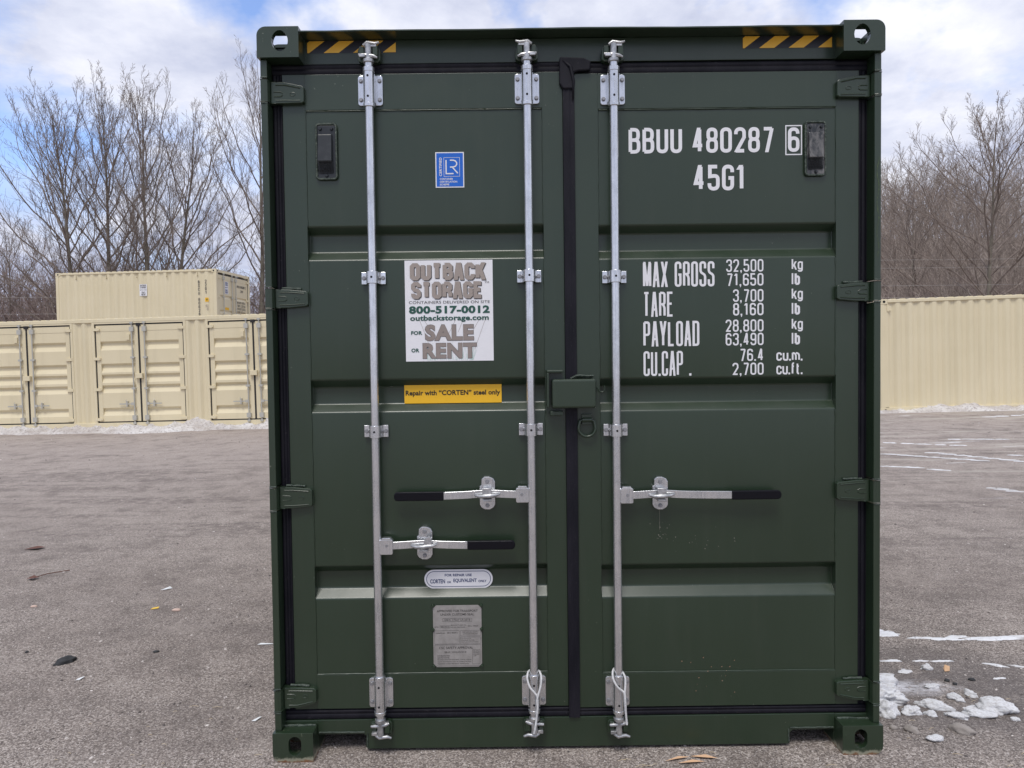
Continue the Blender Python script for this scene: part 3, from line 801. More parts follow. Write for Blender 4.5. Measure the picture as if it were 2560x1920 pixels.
DL = green_door('green door leaf with the signs and two lock bars', -1.1455, -1.056, -0.112, -0.031, 0.003)
DR = green_door('green door leaf painted with the white registration figures', 1.150, 1.059, 0.108, 0.015, -0.005)

# gaskets
def gasket_v(parent, x0, x1, z0, z1, y=0.072, lips=2):
    mb = MB(); w = x1-x0
    P = [(x0, y+0.03)]
    n = 14
    for i in range(n+1):
        u = i/n
        yy = y + 0.004*(1-abs(sin(u*pi*lips))**0.7) 
        P.append((x0 + w*u, yy))
    P.append((x1, y+0.03))
    mb.sheet_z(P, z0, z1)
    return mb.build('gasket', RUBBER, parent, smooth=50)
def gasket_h(parent, x0, x1, z0, z1, y=0.072, lips=2):
    mb = MB(); w = z1-z0; P = [(y+0.03, z1)]; n = 14
    for i in range(n+1):
        u = i/n; P.append((y + 0.009*(1-min(1, u/0.22)) + 0.003*(1-abs(sin(u*pi*lips))**0.7), z1 - w*u))
    P.append((y+0.03, z0))
    mb.sheet_x(P, x0, x1)
    return mb.build('gasket', RUBBER, parent, smooth=50)
gasket_h(DL, -1.186, -0.043, 2.739, 2.784, 0.074); gasket_h(DR, 0.058, 1.184, 2.7315, 2.777, 0.074)
gasket_h(DL, -1.186, -0.031, 0.1365, 0.180); gasket_h(DR, 0.0155, 1.184, 0.1365, 0.172)
gasket_v(DL, -1.187, -1.1465, 0.180, 2.742, 0.078, 3); gasket_v(DR, 1.1505, 1.184, 0.171, 2.736, 0.078, 2)
MB().box(1.184, 1.1865, 0.08, 0.125, 0.171, 2.77).build('gasket', RUBBER, DR)
mb = MB()
n = 12; P = [(-0.0305, 0.09)]
for i in range(n+1):
    u = i/n; P.append((-0.0305+0.045*u, 0.058 + 0.0022*abs(sin(u*pi*2))**0.8 + 0.006*max(0, abs(u-.5)*2-.8)))
P.append((0.0145, 0.09)); mb.sheet_z(P, 0.137, 2.70)
gc = mb.build('gasket', RUBBER, DR, smooth=50)
mb = MB()
mb.prism_xz([(-0.030, 2.664), (0.0145, 2.664), (0.0145, 2.728), (0.030, 2.733), (0.078, 2.736), (0.082, 2.772), (0.052, 2.786), (-0.042, 2.790), (-0.044, 2.765), (-0.044, 2.683), (-0.040, 2.679)], 0.052, 0.088)
mb.build('gasket_flap', RUBBER, DR, bev=0.006)
mb = MB(); mb.tube([(-0.03, 0.054, 2.775), (0.0, 0.050, 2.750), (0.012, 0.051, 2.69), (0.008, 0.055, 2.62)], [0.004, 0.007, 0.006, 0.002], 8)
mb.build('gasket_fold', RUBBER, DR, smooth=180)

# hinges
def hinge(parent, sx, zr, kind):
    z0, z1 = zr; mb = MB(); X = lambda a: sx*a
    tt = {'top': (z1-0.016, z0+0.002), 'mid': (z1-0.009, z0+0.007), 'low': (z1-0.006, z0+0.017)}[kind]
    # blade polygon from the lug towards the door
    pts = [(1.185, z0), (1.130, z0+0.0005), (1.062, tt[1]), (1.054, tt[1]+0.006), (1.054, tt[0]-0.006), (1.062, tt[0]), (1.130, z1-0.002), (1.185, z1)]
    poly = [(X(a), z) for a, z in pts]
    if sx > 0: poly = poly[::-1]
    # counter-clockwise seen from the front
    ar = sum(poly[i][0]*poly[(i+1) % len(poly)][1] - poly[(i+1) % len(poly)][0]*poly[i][1] for i in range(len(poly)))
    if ar < 0: poly = poly[::-1]
    mb.prism_xz(poly, 0.048, 0.071)
    o = mb.build('hinge', GREEN_SCUFF if kind == 'low' else GREEN, parent, bev=0.003)
    # lug: sweeps forward to the post flange
    m2 = MB()
    prof = [(1.190, 0.050), (1.183, 0.040), (1.188, 0.022), (1.200, 0.0165), (1.214, 0.018), (1.217, 0.028), (1.217, 0.070), (1.196, 0.075), (1.170, 0.070), (1.163, 0.048)]
    vs = [(X(a), y, z0) for a, y in prof] + [(X(a), y, z1) for a, y in prof]; n = len(prof)
    fs = [tuple(range(n)), tuple(range(2*n-1, n-1, -1))] + [(i, (i+1) % n, (i+1) % n + n, i+n) for i in range(n)]
    if sx > 0: fs = [tuple(reversed(f)) for f in fs]
    m2.add(vs, fs); m2.build('hinge_lug', GREEN, o, bev=0.002)
    m3 = MB()
    for side, za, zb in ((0, z1-0.014, tt[0]-0.010), (1, z0+0.012, tt[1]+0.009)):
        m3.tube([(X(1.165), 0.0485, za), (X(1.130), 0.0480, za), (X(1.068), 0.0480, zb)], 0.0028, 6)
    zc = (tt[0]+tt[1])/2
    for dzz in (-0.009, 0.009): m3.tube([(X(1.172), 0.0485, zc+dzz), (X(1.145), 0.0480, zc+dzz), (X(1.137), 0.0482, zc+dzz*0.4)], 0.0022, 6)
    m3.tube([(X(1.098)+0.011*cos(a), 0.0478, zc+0.007*sin(a)) for a in [2*pi*k/14 for k in range(14)]], 0.0014, 5, closed=True)
    m3.build('hinge_rib', GREEN, o, smooth=60)
    if kind != 'top':
        m4 = MB(); bead(m4, (X(1.160), 0.062, z1+0.0035), (X(1.085), 0.064, z1-0.0), 0.0055, 0.006, 0.003); m4.build('weld_bead', WELD, o, smooth=60)
    return o
for d, sx, dz in ((DL, -1, 0), (DR, 1, 0)):
    for zr, k in zip(HINGE_Z, ('top', 'mid', 'mid', 'low')): hinge(d, sx, zr, k)

# bolts share one mesh
def hexbolt():
    mb = MB(); mb.cyl((0, 0, 0), (0, -0.0025, 0), 0.0088, 12); mb.cyl((0, -0.0025, 0), (0, -0.0085, 0), 0.0072, 6, 0.0065)
    return mb
bolt_mesh = hexbolt().build('bolt', BOLT, DL, loc=(0, 9, 0)); _bm = bolt_mesh.data; bpy.data.objects.remove(bolt_mesh)
def bolt(parent, x, y, z):
    o = bpy.data.objects.new('bolt', _bm); COL.objects.link(o); o.parent = parent; o.location = (x, y, z); o.rotation_euler = (0, random.random(), 0); return o

def plate_bracket(parent, x, z0, z1, sleeve):
    """welded flange pair with a sleeve round the bar; sleeve = (z0, z1)"""
    mb = MB(); r = 0.0215; yb = 0.032
    for s in (-1, 1):
        a, b = sorted((x+s*0.0485, x+s*0.019))
        cor = (1, 0, 0, 1) if s < 0 else (0, 1, 1, 0)
        mb.prism_xz(rrect(a, z0, b, z1, 0.010, 4, cor), 0.0600, 0.0675)
        a, b = sorted((x+s*0.019, x+s*0.0235))
        mb.box(a, b, 0.034, 0.0675, z0+0.004, z1-0.004)
    o = mb.build('bar_bracket', GALV, parent, bev=0.0015)
    m2 = MB(); m2.cyl((x, yb, sleeve[0]+0.012), (x, yb, sleeve[1]-0.016), r, 24)
    m2.cyl((x, yb, sleeve[1]-0.017), (x, yb, sleeve[1]), r+0.0018, 24); m2.cyl((x, yb, sleeve[0]), (x, yb, sleeve[0]+0.013), r+0.0018, 24)
    m2.build('bar_sleeve', GALV, parent, smooth=40, bev=0.0008)
    for zz in ((z0+z1)/2+0.041, (z0+z1)/2-0.038): MB().cyl((x-0.001, yb-r-0.0009, zz), (x-0.001, yb-r+0.004, zz), 0.0045, 12).build('drain_hole', HOLE, parent)
    for s in (-1, 1):
        for zz in (z0+0.022, z1-0.022): bolt(parent, x+s*0.037, 0.0600, zz)

def strap_guide(parent, x, z0, z1):
    zc = (z0+z1)/2; mb = MB(); r = 0.0195; yb = 0.032
    n = 12; inner = []; outer = []
    for k in range(n+1):
        a = pi + pi*k/n
        outer.append((x + (r+0.004)*cos(a), yb + (r+0.004)*sin(a))); inner.append((x + r*cos(a), yb + r*sin(a)))
    poly = [(x-0.048, 0.0565), (x-0.030, 0.0565), (x-0.0235, 0.048)] + outer + [(x+0.0235, 0.048), (x+0.030, 0.0565), (x+0.048, 0.0565)]
    back = [(x-0.048, 0.0610), (x-0.028, 0.0610), (x-0.0195, 0.051)] + inner + [(x+0.0195, 0.051), (x+0.028, 0.0610), (x+0.048, 0.0610)]
    m = len(poly)
    vs = [(a, b, z0) for a, b in poly] + [(a, b, z0) for a, b in back] + [(a, b, z1) for a, b in poly] + [(a, b, z1) for a, b in back]
    fs = []
    for i in range(m-1):
        fs += [(i, i+1, i+1+2*m, i+2*m), (i+m+1, i+m, i+3*m, i+1+3*m), (i+2*m, i+1+2*m, i+1+3*m, i+3*m), (i+1, i, i+m, i+1+m)]
    fs += [(0, 2*m, 3*m, m), (m-1, 2*m-1, 4*m-1, 3*m-1)]
    mb.add(vs, fs); 
    mb.box(x-0.048, x-0.026, 0.0612, 0.0675, z0+0.004, z1-0.004); mb.box(x+0.026, x+0.048, 0.0612, 0.0675, z0+0.004, z1-0.004)
    o = mb.build('bar_guide', GALV, parent, bev=0.0012)
    MB().cyl((x, yb-r-0.0048, zc), (x, yb-r, zc), 0.0045, 12).build('drain_hole', HOLE, parent)
    for s in (-1, 1): bolt(parent, x+s*0.038, 0.0565, zc)

def cam_end(parent, x, zc, s, top):
    """forked cam head on the bar end and the keeper it hooks; s mirrors it"""
    d = 1 if top else -1; yb = 0.030
    mb = MB()
    zb = zc - d*0.036
    mb.cyl((x, yb, zb-0.006), (x, yb, zb+0.006), 0.0215, 20)
    mb.cyl((x, yb, zb+d*0.006), (x, yb, zc+d*0.028), 0.0125, 14, 0.014)
    # prongs
    for dz, a, b, up in ((0.030, -0.020, 0.044, 0.006), (-0.018, -0.038, 0.036, -0.006)):
        z = zc + d*dz
        pts = [(x + s*a, z - d*up), (x - s*0.004, z + d*0.004), (x + s*b*0.6, z), (x + s*b, z + d*up)]
        mb.tube([(p, yb-0.004, q) for p, q in pts], [0.0055, 0.0085, 0.0075, 0.0045], 8)
    mb.box(min(x-s*0.034, x-s*0.012), max(x-s*0.034, x-s*0.012), yb-0.012, yb+0.006, zc-0.022, zc-0.010)
    mb.box(min(x+s*0.008, x+s*0.032), max(x+s*0.008, x+s*0.032), yb-0.008, yb+0.012, zc+0.018, zc+0.028)
    mb.build('cam_lock', CAST, parent, smooth=45, bev=0.001)
    mk = MB()
    mk.prism_xz(rrect(x-0.044, zc-0.034, x+0.044, zc+0.026, 0.014, 4), yb+0.014, 0.069 if not top else 0.0775)
    for q in (-1, 1): mk.box(x+q*0.027-0.010, x+q*0.027+0.010, yb-0.006 if q == s else yb+0.002, yb+0.0145, zc-0.016, zc+0.024)
    mk.build('cam_keeper', GREEN, parent, bev=0.003)

BARS = [(DL, -0.793, 0.003, 1), (DL, -0.1725, 0.003, -1), (DR, 0.1675, -0.004, 1)]
for k, (d, x, dz, s) in enumerate(BARS):
    mb = MB(); mb.cyl((x, 0.032, 0.148+dz), (x, 0.032, 2.775+dz), 0.0168, 24)
    lb = mb.build('lock_bar', GALV, d, smooth=40)
    lb['label'] = ('bar by the hinges of the sign door', 'bar beside the middle seal on the sign door', 'single bar of the lettered door')[k]
    plate_bracket(d, x, 2.606+dz, 2.724+dz, (2.590+dz, 2.742+dz))
    plate_bracket(d, x, 0.188+dz, 0.308+dz, (0.172+dz, 0.328+dz))
    strap_guide(d, x, 1.900+dz, 1.948+dz); strap_guide(d, x, 1.289+dz, 1.337+dz)
    cam_end(d, x, 2.803+dz, s if k else -1*-1, True)
    cam_end(d, x, 0.113+dz, s, False)

# handles
def handle(parent, bar_x, tip_x, z, grip_x, catch_x, hub, open_flap=False):
    s = 1 if tip_x > bar_x else -1
    X0 = bar_x + s*0.012
    mb = MB()
    a, b = sorted((X0, bar_x + s*0.0635)); mb.prism_xz(rrect(a, z-hub[0], b, z+hub[1], 0.006, 3), 0.018, 0.044)
    mb.box(a+0.008, b-0.008, 0.018, 0.046, z+hub[1]-0.002, z+hub[1]+0.006)
    h = mb.build('handle_hub', GALV, parent, bev=0.002)
    m = MB(); m.cyl((bar_x+s*0.040, 0.0165, z), (bar_x+s*0.040, 0.020, z), 0.0062, 12); m.build('rivet', BOLT, parent)
    def zz(x):
        u = (x-bar_x)/(catch_x-bar_x)
        bumpz = 0.006*math.exp(-((u-1)/0.45)**2) if u < 1 else 0.006*math.exp(-((u-1)/0.38)**2)
        return z + bumpz - 0.002 - 0.003*max(0, min(1, (u-1.6)))
    n = 22; vs = []; xs = [bar_x + s*0.055 + (grip_x - bar_x - s*0.055)*i/n for i in range(n+1)]
    for x in xs:
        q = zz(x); vs += [(x, 0.024, q-0.015), (x, 0.024, q+0.015), (x, 0.034, q+0.015), (x, 0.034, q-0.015)]
    fs = [(0, 1, 2, 3), tuple(4*n+i for i in (3, 2, 1, 0))]
    for i in range(n):
        for k in range(4): fs.append((4*i+k, 4*i+4+k, 4*i+4+(k+1) % 4, 4*i+(k+1) % 4))
    if s < 0: pass
    MB().add(vs, fs).build('handle', GALV, parent, smooth=30, bev=0.0012)
    a, b = sorted((grip_x, tip_x)); zc = zz(grip_x) - 0.001
    m = MB(); cor = (0, 1, 1, 0) if s > 0 else (1, 0, 0, 1)
    m.prism_xz(rrect(a, zc-0.018, b, zc+0.018, 0.015, 5, cor), 0.0205, 0.0375)
    g = m.build('handle_grip', GRIP, parent, bev=0.004, seg=3)
    # catch plate behind the handle with its seal lug
    x = catch_x; m = MB()
    m.prism_xz([(x-0.031, z-0.045), (x-0.024, z-0.057), (x-0.010, z-0.065), (x+0.010, z-0.065), (x+0.024, z-0.057), (x+0.031, z-0.045), (x+0.031, z+0.047), (x+0.024, z+0.060), (x+0.008, z+0.067), (x-0.012, z+0.067), (x-0.023, z+0.058), (x-0.024, z+0.032), (x-0.031, z+0.030)], 0.0500, 0.0675)
    m.build('handle_catch', GALV, parent, bev=0.002)
    m = MB()
    m.tube([(x-0.050, 0.020, z+0.0), (x-0.030, 0.010, z-0.004), (x, 0.006, z-0.003), (x+0.030, 0.010, z-0.001), (x+0.052, 0.018, z+0.004)], [0.005, 0.009, 0.0085, 0.009, 0.004], 8)
    m.box(x-0.017, x+0.017, 0.008, 0.0495, z-0.026, z-0.016)
    if open_flap:
        m.add([(x+0.0, 0.006, z+0.006), (x+0.022, 0.006, z-0.004), (x+0.036, 0.004, z+0.014), (x+0.026, 0.002, z+0.040), (x+0.004, 0.010, z+0.028),
               (x+0.0, 0.012, z+0.006), (x+0.022, 0.012, z-0.004), (x+0.036, 0.010, z+0.014), (x+0.026, 0.008, z+0.040), (x+0.004, 0.016, z+0.028)],
              [(0, 1, 2, 3, 4), (9, 8, 7, 6, 5), (0, 5, 6, 1), (1, 6, 7, 2), (2, 7, 8, 3), (3, 8, 9, 4), (4, 9, 5, 0)])
    else:
        m.prism_xz([(x-0.018, z-0.002), (x+0.018, z-0.002), (x+0.017, z+0.028), (x-0.019, z+0.028)], 0.008, 0.015)
        m.box(x-0.016, x+0.016, 0.0152, 0.0498, z+0.018, z+0.027)
    m.build('seal_lug', CAST, parent, bev=0.0015, smooth=40)
    bolt(parent, x, 0.050, z+0.048); bolt(parent, x, 0.050, z-0.048)
handle(DL, -0.1725, -0.722, 1.060, -0.5245, -0.3505, (0.033, 0.026))
handle(DL, -0.793, -0.242, 0.861, -0.432, -0.6055, (0.036, 0.025), True)
handle(DR, 0.1675, 0.822, 1.051, 0.625, 0.344, (0.033, 0.028))

# padlock box over the middle seal
mb = MB(); mb.box(-0.0885, 0.0845, 0.002, 0.058, 1.401, 1.516)
lb = mb.build('lock_box', GREEN, DR, bev=0.009, seg=3)
MB().box(0.010, 0.0845, 0.058, 0.0695, 1.405, 1.512).build('lock_box_base', GREEN, DR)
mb = MB()
for k in range(4): bead(mb, (-0.010+k*0.006, 0.060-k*0.004, 1.519+k*0.003), (0.070+k*0.003, 0.060-k*0.004, 1.519+k*0.003), 0.005, 0.006, 0.004)
bead(mb, (0.086, 0.052, 1.43), (0.087, 0.055, 1.505), 0.004, 0.006, 0.003)
mb.build('weld_bead', WELD, DR, smooth=60)
mb = MB()
mb.box(-0.1090, -0.1000, 0.010, 0.0695, 1.405, 1.5415); mb.box(-0.1090, -0.044, 0.0105, 0.0695, 1.5420, 1.5530)
mb.box(-0.096, -0.044, 0.026, 0.0695, 1.371, 1.389)
mb.build('lock_box_hood', GREEN, DL, bev=0.003)
mb = MB(); mb.tube([(0.086, 0.045, 1.490)] + [(0.1115+0.0115*cos(a)*-1, 0.045, 1.4735-0.0115*sin(a)) for a in [pi*k/10 for k in range(11)]] + [(0.123, 0.045, 1.488)], 0.0026, 8)
mb.build('wire_hook', GREEN, DR, smooth=60)
mb = MB()
cx = 0.0525
arc = [(cx + 0.034*cos(a), 0.050, 1.318 + 0.034*sin(a)) for a in [pi + pi*k/14 for k in range(15)]]
mb.tube([(cx-0.018, 0.054, 1.351), (cx-0.029, 0.052, 1.345)] + arc + [(cx+0.029, 0.052, 1.345), (cx+0.018, 0.054, 1.351)], 0.0058, 10)
mb.build('tie_ring', GREEN, DR, smooth=60)
mb = MB(); mb.tube([(cx-0.020, 0.052, 1.351), (cx+0.020, 0.052, 1.351)], 0.0095, 12); mb.box(cx-0.020, cx+0.020, 0.056, 0.0695, 1.331, 1.374)
mb.build('tie_ring_clip', GREEN, DR, bev=0.002)

# vents
def vent(parent, x0, x1, z0, z1, pale):
    m = MB(); m.prism_xz(rrect(x0, z0, x1, z1, 0.010, 3), 0.0655, 0.0725); 
    # leave only a rim by sinking a darker body in front of it
    o = m.build('vent_cover', GREEN_SCUFF, parent, bev=0.003)
    M = VENT_P if pale else VENT_D
    rim = rrect(x0+.002, z0+.002, x1-.001, z1-.002, 0.011, 4)
    m = MB(); m.tube([(a_, 0.0635, b_) for a_, b_ in rim], 0.0048, 6, closed=True); m.build('vent_rim', WELD, parent, smooth=60)
    a, b = x0+0.007, x1-0.004
    m = MB(); m.box(a, b, 0.0615, 0.0650, z0+0.004, z1-0.008)
    m.build('vent_plate', M, parent, bev=0.0015)
    m = MB(); zt, zm = z1-0.046, z0+0.066
    vs = [(a+.003, 0.050, zt), (b-.012, 0.050, zt), (b-.012, 0.040, zm), (a+.003, 0.040, zm), (a+.003, 0.0613, zt+.004), (b-.012, 0.0613, zt+.004), (b-.012, 0.0613, zm), (a+.003, 0.0613, zm)]
    m.add(vs, [(3, 2, 1, 0), (0, 1, 5, 4), (1, 2, 6, 5), (3, 0, 4, 7), (2, 3, 7, 6)])
    m.build('vent_hood', M, parent, bev=0.003)
    m = MB(); nx, nz = 9, 7
    for i in range(nx+1):
        x = a+.004+(b-a-.014)*i/nx; m.tube([(x, 0.0420, zm-0.001), (x, 0.0580, z0+0.026)], 0.0011, 4)
    for j in range(nz+1):
        u = j/nz; z = zm-0.001 + (z0+0.026-zm)*u; m.tube([(a+.004, 0.0420+0.016*u, z), (b-.010, 0.0420+0.016*u, z)], 0.0011, 4)
    m.box(a+.004, b-.010, 0.0585, 0.0612, z0+0.025, zm)
    m.build('vent_grille', VENT_D, parent)
    for x, z in ((a+0.012, z1-0.022), (b-0.014, z1-0.022), ((a+b)/2, z0+0.014)):
        m = MB(); m.cyl((x, 0.0614, z), (x, 0.055, z), 0.0070, 12, 0.0045); m.build('rivet', VENT_D, parent, smooth=50)
vent(DL, -1.014, -0.932, 2.322, 2.542, False)
vent(DR, 0.933, 1.014, 2.315, 2.528, True)

# ---- painted figures and signs
YL = YD + 0.0021
mb = MB()
T = dict(t=0.30, gap=0.19)
stroke_text(mb, 'BBUU', 0.231, 2.412, 0.4445, 2.5135, YL, **T)
stroke_text(mb, '480287', 0.485, 2.4115, 0.811, 2.5115, YL, **T)
stroke_text(mb, '6', 0.8675, 2.4115, 0.9135, 2.5085, YL, **T)
for r in ((0.857, 2.399, 0.924, 2.4035), (0.857, 2.5130, 0.924, 2.5175), (0.857, 2.4035, 0.8615, 2.5130), (0.9195, 2.4035, 0.924, 2.5130)): mb.quad(*r, YL)
stroke_text(mb, '45G1', 0.488, 2.262, 0.696, 2.364, YL, **T)
mb.build('lettering', WHITE, DR)
mb = MB(); K = dict(t=0.34, gap=0.20)
for s, x1, z0, z1 in (('MAX GROSS', 0.572, 1.880, 1.981), ('TARE', 0.407, 1.761, 1.861), ('PAYLOAD', 0.510, 1.642, 1.743), ('CU.CAP .', 0.477, 1.523, 1.623)):
    stroke_text(mb, s, 0.2845, z0, x1, z1, YL, **K)
N2 = dict(t=0.26, gap=0.22)
for s, x0, z0, z1 in (('32,500', .619, 1.937, 1.987), ('71,650', .621, 1.881, 1.931), ('3,700', .646, 1.817, 1.867), ('8,160', .646, 1.762, 1.812),
                      ('28,800', .616, 1.697, 1.746), ('63,490', .616, 1.642, 1.692), ('76.4', .673, 1.579, 1.628), ('2,700', .643, 1.523, 1.572)):
    stroke_text(mb, s, x0, z0, 0.7685, z1, YL, **N2)
for zk, zl in ((1.938, 1.882), (1.820, 1.763), (1.699, 1.643)):
    stroke_text(mb, 'kg', 0.882, zk+0.005, 0.927, zk+0.050, YL, t=0.30, gap=0.18)
    stroke_text(mb, 'lb', 0.882, zl, 0.9155, zl+0.050, YL, t=0.40, gap=0.24)
stroke_text(mb, 'cu.m.', 0.820, 1.578, 0.926, 1.624, YL, t=0.30, gap=0.14); stroke_text(mb, 'cu.ft.', 0.820, 1.523, 0.926, 1.571, YL, t=0.30, gap=0.12)
mb.build('lettering', WHITE, DR)

# hazard stripes on the header
def hazard(x0, x1, z0, z1, ph, covered):
    mb = MB(); mb.quad(x0, z0, x1, z1, 0.0832); o = mb.build('hazard_sticker', HAZB, CT)
    m = MB(); p = 0.118; w = 0.060; sh = 0.062; k = -2; y = 0.0828
    while x0 + ph + k*p < x1 + 0.1:
        a = x0 + ph + k*p; k += 1
        quad = [(a, z0+.001), (a+w, z0+.001), (a+w+sh, z1-.001), (a+sh, z1-.001)]
        def clip(P, xc, keep):
            out = []
            for i in range(len(P)):
                p0, p1 = P[i], P[(i+1) % len(P)]; i0 = (p0[0]-xc)*keep >= 0; i1 = (p1[0]-xc)*keep >= 0
                if i0: out.append(p0)
                if i0 != i1:
                    u = (xc-p0[0])/(p1[0]-p0[0]); out.append((xc, p0[1]+u*(p1[1]-p0[1])))
            return out
        q = clip(clip(quad, x0+.001, 1), x1-.001, -1) if quad else []
        if len(q) > 2: m.add([(a_, y, b_) for a_, b_ in q], [tuple(range(len(q)))])
    m.build('hazard_stripes', HAZY, o)
hazard(-1.047, -0.692, 2.826, 2.8745, 0.066, True)
hazard(0.691, 1.049, 2.826, 2.8745, 0.066, False)

def panel(name, x0, z0, x1, z1, y, m, label=None, poly=None):
    mb = MB(); mb.prism_xz(poly if poly else [(x0, z0), (x1, z0), (x1, z1), (x0, z1)], y, y+0.0006)
    o = mb.build(name, m, CT)
    if label: o['label'] = label
    return o
# LR certification sticker
o = panel('certification_sticker', -0.541, 2.286, -0.427, 2.4265, 0.0712, SIGN_WHITE, 'blue and white certification sticker')
mb = MB(); mb.quad(-0.537, 2.290, -0.431, 2.4225, 0.0708); mb.build('sticker_print', BLUE, o)
mb = MB(); y = 0.0703
for r in ((-0.508, 2.3295, -0.444, 2.3308), (-0.508, 2.4040, -0.444, 2.4053), (-0.508, 2.3308, -0.5067, 2.4040), (-0.4453, 2.3308, -0.444, 2.4040)): mb.quad(*r, y)
def poly_strip(mb, pts, t, y): LAYER[0] = (LAYER[0]+1) % 4; strip(mb, [Vector(p) for p in pts], t, False, y-0.0001*LAYER[0], ID)
poly_strip(mb, [(-0.4985, 2.395), (-0.4985, 2.341), (-0.469, 2.341)], 0.0048, y)
poly_strip(mb, [(-0.483, 2.394), (-0.470, 2.394), (-0.461, 2.391), (-0.456, 2.384), (-0.456, 2.377), (-0.461, 2.370), (-0.470, 2.367), (-0.483, 2.367)], 0.0048, y)
poly_strip(mb, [(-0.474, 2.367), (-0.452, 2.342)], 0.0048, y)
font_text(mb, 'CERTIFIED', 0, 0, 0.074, 0.0105, y, 0.02, lambda a, b, c: (-0.5155 - c, b, 2.331 + a))
for s, z, x1 in (('CONTAINER', 2.3165, -0.472), ('CERTIFICATION', 2.3055, -0.455), ('SCHEME', 2.2945, -0.487)): font_text(mb, s, -0.5245, z, x1, z+0.0072, y, 0.02)
mb.build('lettering', WHITE, o)
# outback sale sign
o = panel('company_sign', -0.671, 1.5935, -0.3185, 1.9975, 0.0712, SIGN_WHITE, 'white rental company sign stuck to the door')
y = 0.0700
mb = MB(); r_ = random.Random(5)
for k in range(46):
    x = r_.uniform(-0.585, -0.40); a = (x+0.49)*1.25+r_.uniform(-.22, .22); L = r_.uniform(0.03, 0.10)
    q = y + .0004 + k*.000012
    mb.add([(x, q, 1.597), (x+.0016, q, 1.597), (x+a*L*1.2+.0004, q, 1.597+L)], [(0, 1, 2)])
mb.build('grass_print', MINT, o)
mb = MB()
for (xa, za, xb, zb) in ((-.615, 1.760, -.580, 1.665), (-.35, 1.762, -.395, 1.640), (-.60, 1.765, -.56, 1.70), (-.372, 1.765, -.41, 1.70), (-.47, 1.76, -.50, 1.70), (-.44, 1.76, -.46, 1.71)):
    mb.add([(xa, y+.0006, za), (xa+.0012, y+.0006, za), (xb+.0012, y+.0006, zb), (xb, y+.0006, zb)], [(3, 2, 1, 0)])
mb.build('grass_print', TAUPE, o)
for dx, dzz, m, yy in ((0.003, -0.003, DGREY, y), (0, 0, TAUPE, y-0.0008)):
    mb = MB()
    stroke_text(mb, 'OUTBACK', -0.650+dx, 1.918+dzz, -0.346+dx, 1.987+dzz, yy, t=0.40, gap=0.06, arcn=1, rfac=0.27)
    stroke_text(mb, 'STORAGE', -0.646+dx, 1.844+dzz, -0.357+dx, 1.912+dzz, yy, t=0.40, gap=0.06, arcn=1, rfac=0.27)
    mb.build('lettering', m, o)
mb = MB(); font_text(mb, 'CONTAINERS DELIVERED ON SITE', -0.656, 1.8245, -0.331, 1.8355, y, 0.0)
font_text(mb, 'TM', -0.351, 1.904, -0.334, 1.911, y, 0.0); mb.build('lettering', DGREY, o)
mb = MB(); font_text(mb, '800-517-0012', -0.656, 1.784, -0.332, 1.8155, y, 0.045)
font_text(mb, 'outbackstorage.com', -0.652, 1.750, -0.336, 1.778, y, 0.030)
font_text(mb, 'FOR', -0.649, 1.700, -0.604, 1.7155, y, 0.035); font_text(mb, 'OR', -0.649, 1.630, -0.617, 1.6455, y, 0.035)
mb.build('lettering', TEAL, o)
for b_, m, yy in ((0.062, DGREY, y), (0.048, TAUPE2, y-0.0004)):
    e = 0.0 if b_ > .05 else 0.0012
    mb = MB(); font_text(mb, 'SALE', -0.594+e, 1.6745+e, -0.396-e, 1.7415-e, yy, b_); font_text(mb, 'RENT', -0.604+e, 1.6035+e, -0.385-e, 1.6670-e, yy, b_)
    mb.build('lettering', m, o)
# yellow repair strip on the floor of the second recess
o = panel('repair_sticker', -0.685, 1.4225, -0.289, 1.5005, 0.104, YELLOW, 'yellow steel repair strip')
for q in (0,): pass
mb = MB(); font_text(mb, 'Repair with \u201cCORTEN\u201d steel only', -0.680, 1.4490, -0.295, 1.4760, 0.1033, 0.03); mb.build('lettering', BLACKP, o)
# oval repair sticker in the lowest recess
def rp(x0, z0, x1, z1): return rrect(x0, z0, x1, z1, (z1-z0)/2*0.999, 8)
o = panel('repair_sticker', 0, 0, 0, 0, 0.1035, SIGN_WHITE, 'white oval repair notice', poly=rp(-0.616, 0.6605, -0.335, 0.7385))
mb = MB(); P1 = rp(-0.608, 0.6670, -0.343, 0.7320); P2 = rp(-0.6057, 0.6693, -0.3453, 0.7297); n = len(P1)
mb.add([(a, 0.1029, b) for a, b in P1] + [(a, 0.1029, b) for a, b in P2], [(i, (i+1) % n, (i+1) % n+n, i+n) for i in range(n)])
font_text(mb, 'FOR REPAIR USE', -0.532, 0.7100, -0.421, 0.7205, 0.1029, 0.028)
font_text(mb, 'CORTEN', -0.592, 0.6815, -0.531, 0.6990, 0.1029, 0.028); font_text(mb, 'OR', -0.523, 0.6820, -0.506, 0.6905, 0.1029, 0.028)
font_text(mb, 'EQUIVALENT', -0.497, 0.6830, -0.401, 0.7005, 0.1029, 0.028); font_text(mb, 'ONLY', -0.394, 0.6845, -0.361, 0.6945, 0.1029, 0.028)
mb.build('lettering', NAVY, o)
